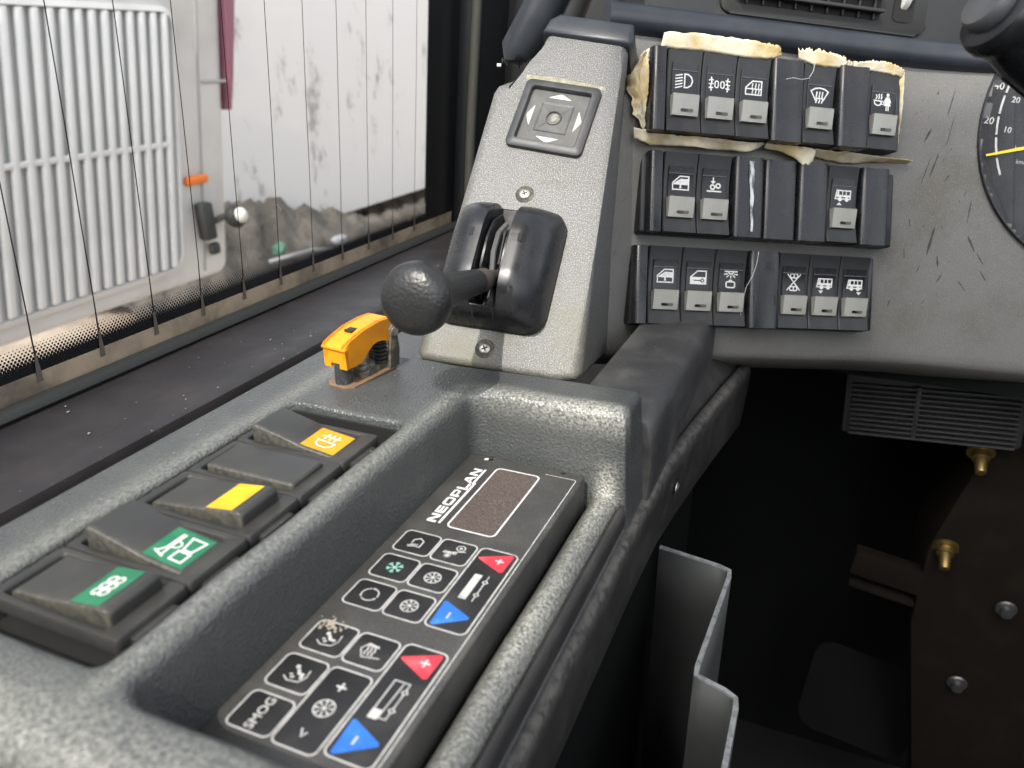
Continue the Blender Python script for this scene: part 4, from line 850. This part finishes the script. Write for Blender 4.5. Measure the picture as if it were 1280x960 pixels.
def make_switch(M, label, syms, group, seed):
    global proto
    t = thing('push_switch', label, 'push switch', M, group)
    if proto is None:
        proto = t
        curved(-11.7, 11.7, 0, 'switch_body', m_black, t)
        ins = curved(-8.8, 8.8, 1.0, 'insert_plate', m_lens, t, 6.0, 26.6, 2, .3)
        curved(-8.6, 8.6, 1.35, 'indicator_lens', m_gloss, ins, 22.2, 26.4, 1, .3)
        b = MB(); b.box((0, 21.9, prof(21.9) + 1.3), (17.2, .5, .5), .1); b.build('lens_ridge', m_grey, ins)
        bt = MB().prism([(-6.6, -5), (6.2, -5), (6.4, 5.6), (-6.6, 3.6)][::-1], -9.0, 9.0, .7, 2, M=MX(((0, 0, 1, 0), (1, 0, 0, 0), (0, 1, 0, 0), (0, 0, 0, 1)))).build('button', m_btn, t, 30)
        b = MB(); b.fill(rrect(-3.4, -1.0, 5.2, 1.0, .95, 4)); b.build('light_slot', mat('slot grey', (.09, .09, .08), .5), bt, matrix=T((0, -.0034, .00438)) @ Rx(8.5))
        b = MB(); b.z = .06; b.fill(rrect(-3.2, -.8, 0.4, .8, .75, 4)); b.disc((1.0, -.15), .55, 8); b.build('light_slit', m_lens, bt, matrix=T((0, -.0034, .0044)) @ Rx(8.5))
    else:
        for ch in proto.children:
            if ch.name.split('.')[0] != 'symbol': copy_part(ch, t)
    b = MB(); b.map = lambda p: V((p.x * 1.18, p.y * 1.12 + 15.7, prof(p.y * 1.12 + 15.7) + 1.12 + p.z))
    for f in syms: f(b)
    b.build('symbol', m_print, t, smooth=False)
    if y_key in syms:
        b = MB(); b.map = lambda p: V((p.x * 1.18, p.y * 1.12 + 15.7, prof(p.y * 1.12 + 15.7) + 1.35 + p.z)); b.line([(-2.6, -1.6), (1.6, -1.6)], .55); b.ring((2.6, -1.6), .95, .6, 12); b.build('key_mark', m_lens, t, smooth=False)
    return t
def blank(M, label, wd=23.4, h=4.5, group='blank cover blocks in the switch rows'):
    t = thing('blank_cover', label, 'cover block', M, group)
    b = MB(); pr = [(-wd / 2, -14), (-wd / 2, h - 3)]
    for i in range(7): a = R(180 - 90 * i / 6); pr.append((-wd / 2 + 3.2 + 3.2 * math.cos(a), h - 3.2 + 3.2 * math.sin(a)))
    for i in range(5): x = -wd / 2 + 3.4 + (wd - 6.8) * (i + .5) / 5; pr.append((x, h - .9 * math.sin(math.pi * (i + .5) / 5)))
    for i in range(7): a = R(90 - 90 * i / 6); pr.append((wd / 2 - 3.2 + 3.2 * math.cos(a), h - 3.2 + 3.2 * math.sin(a)))
    pr += [(wd / 2, -14)]
    b.prism([(x, z) for x, z in pr][::-1], -17.0, 35.6, .8, 2, M=MX(((1, 0, 0, 0), (0, 0, 1, 0), (0, 1, 0, 0), (0, 0, 0, 1))))
    b.build('cover_block', m_gloss, t, 35)
    return t
TILT = Rx(-11)
ROWS = [(0, 0), (4.9, -62.8), (1.2, -123.5)]
def at(row, k, dv=0): return SW @ T(((ROWS[row][0] + 24 * k) * .001, (ROWS[row][1] + dv) * .001, 0)) @ TILT
grp = 'push switches on the dashboard wing'
sw_defs = [
 (0, 0, [y_light], 'black push switch with a headlamp symbol, first in the taped top row'),
 (0, 1, [y_fog], 'black push switch with double lamps between wavy lines'),
 (0, 2, [y_heatdoor], 'black push switch with a heated side window symbol'),
 (0, 4, [y_screen], 'black push switch with a windscreen demist symbol'),
 (0, 6, [y_woman], 'black push switch with a steaming cup and a woman symbol'),
 (1, 0, [y_window], 'black push switch with a filled window symbol in the middle row'),
 (1, 1, [y_axle], 'black push switch with an arrow above two circles and a line'),
 (1, 5, [y_bus, y_tri(-2.2, True)], 'black push switch with a bus above an upward triangle'),
 (2, 0, [y_window], 'black push switch with a filled window symbol in the bottom row'),
 (2, 1, [y_key], 'black push switch with a car door and key symbol'),
 (2, 2, [y_lamp], 'black push switch with a shining lamp above a suitcase'),
 (2, 4, [y_asr], 'black push switch with a crossed out axle symbol'),
 (2, 5, [y_bus, y_tri(-2.2, False)], 'black push switch with a bus and a triangle under its front wheel'),
 (2, 6, [y_bus, y_tri(3.2, False)], 'black push switch, bus with a triangle under its rear wheel, last of its row')]
for i, (r_, k_, sy, lb) in enumerate(sw_defs): make_switch(at(r_, k_), lb, sy, grp, i)
blank(at(0, 3), 'smooth black cover block between the heated window and windscreen switches', 23.0)
blank(at(0, 5), 'smooth black cover block left of the cup and woman switch', 22.5, 6)
bs = blank(at(1, 2), 'black cover block with a long white scratch down its face', 21.5, 5)
b = MB(); rd = random.Random(2); L_ = []; 
for i in range(15):
    y = 33 - i * 3.3; hw = (1.9 if i < 5 else 1.3 if i < 9 else .95) * rd.uniform(.75, 1.1); cx = -1.4 + (i * .12) + rd.uniform(-.25, .25); L_ += [(cx - hw + 2.2, y, 4.75), (cx + hw + 2.2, y, 4.75)]
b.add(L_, [(2 * i, 2 * i + 2, 2 * i + 3, 2 * i + 1) for i in range(14)]); b.build('scratch', mat('white scratch', (.55, .57, .58), .6, col2=(.10, .11, .12), c2=(260, .47, .6, 4), stretch=(1, .25, 1)), bs)
blank(at(1, 3), 'wide smooth black cover block right of the scratched one', 24.0, 3.5)
blank(at(1, 4), 'smooth black cover block left of the bus with upward triangle switch', 22.0, 5)
blank(at(1, 6), 'smooth black cover block closing the middle row', 21.5, 4.5)
blank(at(2, 3), 'smooth black cover block with a hair at its left edge in the bottom row', 23.0, 5.5)
# row frames and end caps (parts of the dashboard)
for r_, (u0, v0) in enumerate(ROWS):
    Mr = T((u0 * .001, v0 * .001, 0)) @ TILT
    x1 = (155.5, 164, 159)[r_]; x0 = (-23, -26, -23)[r_]
    MB().box(((x0 + x1) / 2, 9.6, -11.5), (x1 - x0, 53.2, 16), 2.2, 3).build('switch_frame', m_black, dash, matrix=Mr)
    t = MB(); pr = [(-22.6, -14), (-22.6, .5)] + [(-18.8 + 3.8 * math.cos(R(180 - 15 * i)), .5 + 3.6 * math.sin(R(180 - 15 * i))) for i in range(7)] + [(-13.8, 3.6), (-12.6, 1.0), (-12.6, -14)]
    t.prism([(x, z) for x, z in pr][::-1], -16.5, 35.3, .6, 2, M=MX(((1, 0, 0, 0), (0, 0, 1, 0), (0, 1, 0, 0), (0, 0, 0, 1)))); t.build('row_end_cap', m_gloss, dash, 35, matrix=Mr)
    if r_ != 1: MB().box((156.0 if r_ == 0 else 157.2, 9.6, -5), (3.6 if r_ == 0 else 4.2, 52, 12), 1.2).build('row_end_cap', m_gloss, dash, matrix=Mr)
# hairs
b = MB(); b.tube([(65.5, -88, 2), (64, -96, 4), (61.5, -104, 5.5), (58.6, -112, 4), (57.6, -122, 3), (57.5, -136, 3)], .22, 5); tag(b.build('hair', m_hair, matrix=SW), 'pale hair lying down the bottom switch row', 'hair')
b = MB(); b.tube([(66, 22, 6), (70, 23, 7.5), (76, 22.5, 7.5), (82, 24, 6), (85, 29, 5), (86, 34, 4)], .25, 5); tag(b.build('hair', m_hair, matrix=SW), 'curled pale hair on the top switch row', 'hair')
# ---------------------------------------------------------------- masking tape round the top row
def tape(label, top, bot, lift, seed, jag=(1.0, 1.0)):
    """top/bot polylines (u, v) sampled densely with ragged edges"""
    rd = random.Random(seed); n = 44; m_ = 6
    def samp(pl, t):
        x = t * (len(pl) - 1); i = min(int(x), len(pl) - 2); q = x - i; return V(pl[i]).lerp(V(pl[i + 1]), q)
    b = MB(); vs = []; ja = [jag[0] * (2.2 * noise.noise(V((k * .21, seed, 1))) + rd.uniform(-1.0, 1.0)) for k in range(n + 1)]; jb = [jag[1] * (2.2 * noise.noise(V((k * .25, seed, 5))) + rd.uniform(-.25, .25)) for k in range(n + 1)]
    for i in range(n + 1):
        a = samp(top, i / n); c = samp(bot, i / n); d = (a - c); d = d.normalized() if d.length else V((0, 1))
        a = a + d * ja[i]; c = c - d * jb[i]
        for j in range(m_ + 1):
            q = a.lerp(c, j / m_); z = lift(j / m_, i / n) + 0.55 * noise.noise(V((q.x * .16, q.y * .16, seed))) + .2 * noise.noise(V((q.x * .5, q.y * .5, seed + 9)))
            vs.append((q.x, q.y, z))
    b.add(vs, [(i * (m_ + 1) + j, (i + 1) * (m_ + 1) + j, (i + 1) * (m_ + 1) + j + 1, i * (m_ + 1) + j + 1) for i in range(n) for j in range(m_)])
    o = tag(b.build('masking_tape', m_tape, None, 50, matrix=SW), label, 'masking tape', 'torn tape around the top switch row')
    md = o.modifiers.new('thick', 'SOLIDIFY'); md.thickness = 0.0003
    return o
lf = lambda a0, a1: (lambda j, i: a0 + (a1 - a0) * j)
tape('long cream tape strip above the headlamp and fog lamp switches', [(-17, 43), (20, 45), (50, 43.5), (62, 43.0), (64, 41)], [(-18, 34), (10, 35), (40, 34), (56, 34.4), (66, 37.5)], lf(-1.5, -3.5), 21, (.7, .4))
tape('short cream tape strip above the windscreen demist switch', [(76, 42.5), (90, 43.2), (108, 41), (118, 38)], [(78, 37), (90, 34), (106, 34.2), (118, 35)], lf(-1.5, -3.5), 22, (.9, .4))
tape('ragged cream tape end above the cup and woman switch', [(118, 38.5), (132, 41), (146, 40.5), (156, 38)], [(118, 34), (134, 34.6), (146, 34), (157, 33)], lf(-1.5, -3.5), 23, (.8, .4))
tape('thin cream tape edge standing up beside the cup and woman switch', [(155, 36), (157.5, 20), (159, 0), (159.5, -14)], [(157.2, 36), (159.2, 20), (160.6, 0), (161, -15)], lf(-5.0, -2.0), 24, (.2, .3))
tape('crumpled yellow tape left of the headlamp switch', [(-25, 33), (-25, 22), (-23.5, 8), (-22.5, -6), (-21.5, -14)], [(-28, 31), (-37, 17), (-36, 8), (-31, -6), (-24, -16)], lambda j, i: -4 + 3.0 * math.sin(j * 9 + i * 5) * (1 - abs(i - .4)), 25, (.4, 1.2))
tape('curled cream tape under the headlamp and fog lamp switches', [(-31, -15), (-20, -16), (0, -17.5), (25, -17), (52, -18), (62, -17)], [(-29, -22), (-18, -24.5), (4, -23.6), (28, -24), (50, -23.6), (62, -19.5)], lambda j, i: -1.5 - 3.0 * j + 2.2 * math.sin(i * 17) * j, 26, (.3, .8))
tape('torn cream tape with a flap under the windscreen demist switch', [(62, -17.5), (80, -17.5), (96, -18)], [(62, -20), (78, -22.5), (87, -26), (94, -31), (98, -27), (99, -20)], lambda j, i: -1 - 3.0 * j + 3 * j * i, 27, (.3, .5))
tape('flat cream tape under the cup and woman switch', [(98, -18.2), (120, -18.0), (150, -19), (176, -20)], [(100, -22), (112, -24.5), (130, -25.5), (146, -23), (176, -22)], lf(-3.0, -8.6), 28, (.3, .8))
# ================================================================== AIR VENT on the upper face (mm, switch field frame)
vm = SW @ T((0, 0, -0.034))
vent = thing('air_vent', 'dark slatted air vent above the padded roll with a pale thumbwheel', 'air vent', vm)
MB().prism(rrect(32, 66, 190, 150, 8), -2, 2.0, 1.5, 2).build('vent_frame', m_vent, vent)
MB().prism(rrect(42, 73, 152, 146, 3), 1.0, 2.2).build('vent_cavity', m_floor, vent)
for k in range(5): MB().box((97, 78 + 11.5 * k, 5), (108, 2.4, 9), .8, M=None).build('vent_slat', m_vent, vent)
for k in range(9): MB().box((50 + 12 * k, 108, 3.0), (1.6, 70, 3), .3).build('vent_blade', m_vent, vent)
MB().box((92, 98, 9), (13, 14, 6), 1).build('vent_tab', m_grey, vent)
MB().prism(rrect(162, 74, 178, 120, 4), 1.5, 2.6).build('wheel_slot', m_floor, vent)
MB().lathe([(17, -3), (18, -2), (18, 2), (17, 3)], 40).build('thumbwheel', m_pale, vent, matrix=T((.170, .096, -.009)) @ Ry(90))
# ================================================================== SPEEDOMETER (mm, dial frame)
du, dv, dn_ = V(pan(300, 0)) - V(pan(299, 0)), V((0, 1, 0)), None
D3 = SW.to_3x3()
dial = thing('speedometer', 'round dark dial with a yellow needle at the right edge of the dashboard', 'gauge', DF)
DC = DC_
MB().lathe([(102.9, -25), (102.9, 0.6), (102.2, 1.2), (101.2, 0.8), (100.6, -5)], 72).build('dial_rim', m_gloss, dial, matrix=DC)
MB().prism([(101.4 * math.cos(R(5 * k)), 101.4 * math.sin(R(5 * k))) for k in range(72)], -8, -5).build('dial_face', m_dial, dial, matrix=DC)
def arc(r0, r1, a0, a1, z, mt, nm):
    b = MB(); k = max(2, int(abs(a1 - a0) / 3)); b.add([(r * math.cos(R(a0 + (a1 - a0) * i / k)), r * math.sin(R(a0 + (a1 - a0) * i / k)), z) for i in range(k + 1) for r in (r0, r1)], [(2 * i, 2 * i + 1, 2 * i + 3, 2 * i + 2) for i in range(k)]); return b.build(nm, mt, dial, matrix=DC)
for a in range(130, 205, 9): arc(88.6, 90.0, a, a + 7.8, -4.8, m_printd, 'scale_arc')
for a in range(140, 181, 13): arc(95, 100, a, a + 6, -4.7, m_grey, 'rim_mark')
for tx, a, r, sz in (('20', 186, 95, 6.5), ('10', 190, 82.5, 5.5), ('20', 176, 81.5, 5.5), ('30', 162, 81.5, 5.5), ('40', 172, 95, 6.5)):
    text(tx, sz * .001, dial, m_printd, DC @ T((r * .001 * math.cos(R(a)), r * .001 * math.sin(R(a)), -.0047)), 'numeral', 0.0001)
text('km/h', .004, dial, m_printd, DC @ T((-.066, -.034, -.0047)), 'unit_mark'); text('km', .004, dial, m_printd, DC @ T((-.071, -.025, -.0047)), 'unit_mark')
MB().box((-48, -31, -4.7), (28, 14, .6), 0).build('counter_window', m_lcd, dial, matrix=DC)
b = MB(); b.prism([(-97, -.7), (0, -2.4), (0, 2.4), (-97, .7)], -2.5, -1.6); b.build('needle', m_needle, dial, matrix=DC @ Rz(20) )
# ================================================================== STALK in front of the dial (metres)
SD = V((0.74, 0.44, -0.51)).normalized(); SDx = SD.cross(V((0, 1, 0))).normalized()
st = thing('column_stalk', 'thick black column stalk with an end button at the top right', 'stalk', frame((0.0412, 0.3960, 0.0135), SDx, SD.cross(SDx), SD))
MB().lathe([(13.0, 0), (15.4, 1.2), (16.4, 4), (16.4, 8), (15.2, 10), (14.6, 16), (15.6, 24), (15.4, 120), (15, 170)], 32).build('stalk_body', m_gloss, st)
MB().lathe([(9.8, 1), (10.6, 0), (10.6, -4.5), (9.8, -5.8), (6, -6.4), (0.01, -6.6)], 28).build('end_button', m_grey, st)
for k in range(6): MB().box((0, 0, 0), (2.2, 1.6, 70), .5).build('grip_rib', m_gloss, st, matrix=Rz(60 * k) @ T((0.0153, 0, 0.060)))

# ================================================================== PILLAR TRIM ROLL (metres)
gr = thing('pillar_trim', 'padded navy trim roll running up from behind the riser top', 'trim roll', T((-0.2500, 0.6080, 0.0)))
b = MB(1); b.tube([(-0.0035, 0.001, -0.010), (-0.003, 0.001, -0.004), (0.0125, 0.006, 0.021), (0.0245, 0.009, 0.045), (0.05, 0.02, 0.10)], [0.011, 0.0145, 0.016, 0.0165, 0.017], 18); b.build('roll_cover', m_trim, gr, 60)
b = MB(1); b.tube([(0.003, 0.012, -0.05), (0.012, 0.012, -0.02), (0.0295, 0.016, 0.015), (0.043, 0.02, 0.05)], 0.012, 12); b.build('roll_core', m_dash, gr, 60)
rd = random.Random(4); b = MB()
for k in range(14): x = -14 + 1.9 * k; b.box((x, -4, -10.5 + rd.uniform(-2, 1) - .3 * x * .3), (1.3, 2.5, rd.uniform(3, 8)), .3)
b.build('frayed_end', m_rubber, gr)
MB().box((-15.5, -8, -13.5), (3.5, 1, 2.2), .3).build('torn_fleck', m_print, gr)
slab('front_pillar_wall', (-0.30, 0.86, -0.15), (0.30, 0.03, 1.3), m_dash)

# ================================================================== DOOR POCKET on the console side (mm)
pk = thing('side_pocket', 'grey plastic pocket with a stepped pale rim on the console side', 'pocket', T((0, 0, -0.300)))
plan = [(-79, 433), (-40, 427), (-33.4, 424.5), (-32.6, 418), (-36, 334), (-35.4, 327.5), (-31, 326.3), (-20, 322.8), (-14.2, 319.5), (-13.2, 313), (-11.5, 200), (-10, 90)]
b = MB(); n = len(plan); zs = [0, -40, -120, -260]
b.add([(x - (0.02 * z * -1 if False else 0), y, z) for z in zs for x, y in plan], [(r * n + k, r * n + k + 1, (r + 1) * n + k + 1, (r + 1) * n + k) for r in range(len(zs) - 1) for k in range(n - 1)])
o = b.build('pocket_wall', m_pocket, pk, 60); md = o.modifiers.new('thick', 'SOLIDIFY'); md.thickness = 0.0028; md.offset = 0
b = MB(); vs = []
for i in range(n):
    a, c = V((*plan[max(i - 1, 0)], 0)), V((*plan[min(i + 1, n - 1)], 0)); t = (c - a).normalized(); nn = V((-t.y, t.x, 0)) * 1.55; p = V((*plan[i], 0)); vs += [p - nn + V((0, 0, -.6)), p - nn * .8 + V((0, 0, .5)), p + nn * .8 + V((0, 0, .5)), p + nn + V((0, 0, -.6))]
b.add(vs, [(4 * i + k, 4 * i + k + 1, 4 * i + k + 5, 4 * i + k + 4) for i in range(n - 1) for k in range(3)]); b.build('pocket_rim', m_pockete, pk, 50)
MB().box((-46, 260, -258), (70, 345, 3)).build('pocket_floor', m_firew, pk)

# ================================================================== FOOTWELL (metres)
hg = thing('heater_grille', 'dark louvred heater grille under the dashboard', 'grille', T((0.092, 0.70, -0.279)) @ Ry(-4.0) @ Rx(90))
MB().box((0, 0, -8), (140, 76, 12), 4).build('grille_frame', m_louv, hg)
MB().box((2, 20, 0), (118, 3, 6), 1).build('top_bar', m_louv, hg)
for k in range(11): MB().box((0, 11.5 - 4.6 * k, 0), (128, 1.9, 8), .5, M=T((0, 0, 0)) ).build('grille_slat', m_louv, hg)
MB().box((-12, -10, 1.5), (4, 48, 5), .5).build('centre_rib', m_louv, hg)
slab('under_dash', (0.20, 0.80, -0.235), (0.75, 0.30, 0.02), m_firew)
br = thing('pedal_bracket', 'dark brown steel bracket with brass bolts in the footwell', 'bracket', T((0, 0.72, 0)))
b = MB(1); b.prism([(0.118, -0.43), (0.152, -0.29), (0.24, -0.25), (0.30, -0.60), (0.16, -0.75), (0.118, -0.52)], -0.10, 0.0, 0.004, 2, M=Rx(90)); b.build('bracket_plate', m_brown, br)
for x, z in ((0.1395, -0.326), (0.1315, -0.428)):
    MB().lathe([(.011, -.002), (.0115, 0), (.0115, .002), (.0075, .0025), (.0075, .008), (.0055, .0085), (.0045, .022), (.004, .023), (.001, .0235)], 16, M=MX.Scale(1000, 4)).build('brass_bolt', m_brass, br, matrix=T((x, 0.0, z)) @ Rx(118))
for x, z in ((0.191, -0.478), (0.170, -0.575)):
    MB().lathe([(.009, 0), (.0095, .001), (.0085, .003), (.005, .0035), (.005, .009), (.001, .0095)], 14, M=MX.Scale(1000, 4)).build('steel_bolt', m_bolt, br, matrix=T((x, -.002, z)) @ Rx(100))
cb = thing('cross_bar', 'brown flat cross bar in the dark footwell beside the bracket', 'cross bar', T((0.118, 0.73, -0.482)) @ Ry(8))
MB().box((-6, 0, 6), (112, 18, 26), 2).build('bar_flat', m_brown, cb); MB().box((-4, 4, -20), (108, 22, 5), 1).build('bar_flange', m_brown, cb)
pd = thing('foot_pedal', 'rounded black pedal pad low in the footwell', 'pedal', T((0.10, 0.80, -0.70)) @ Ry(8) @ Rx(60))
MB().prism(rrect(-60, -52, 60, 52, 18), -8, 0, 2).build('pedal_pad', m_black2, pd); MB().box((0, 0, -60), (20, 14, 110), 2).build('pedal_arm', m_firew, pd)
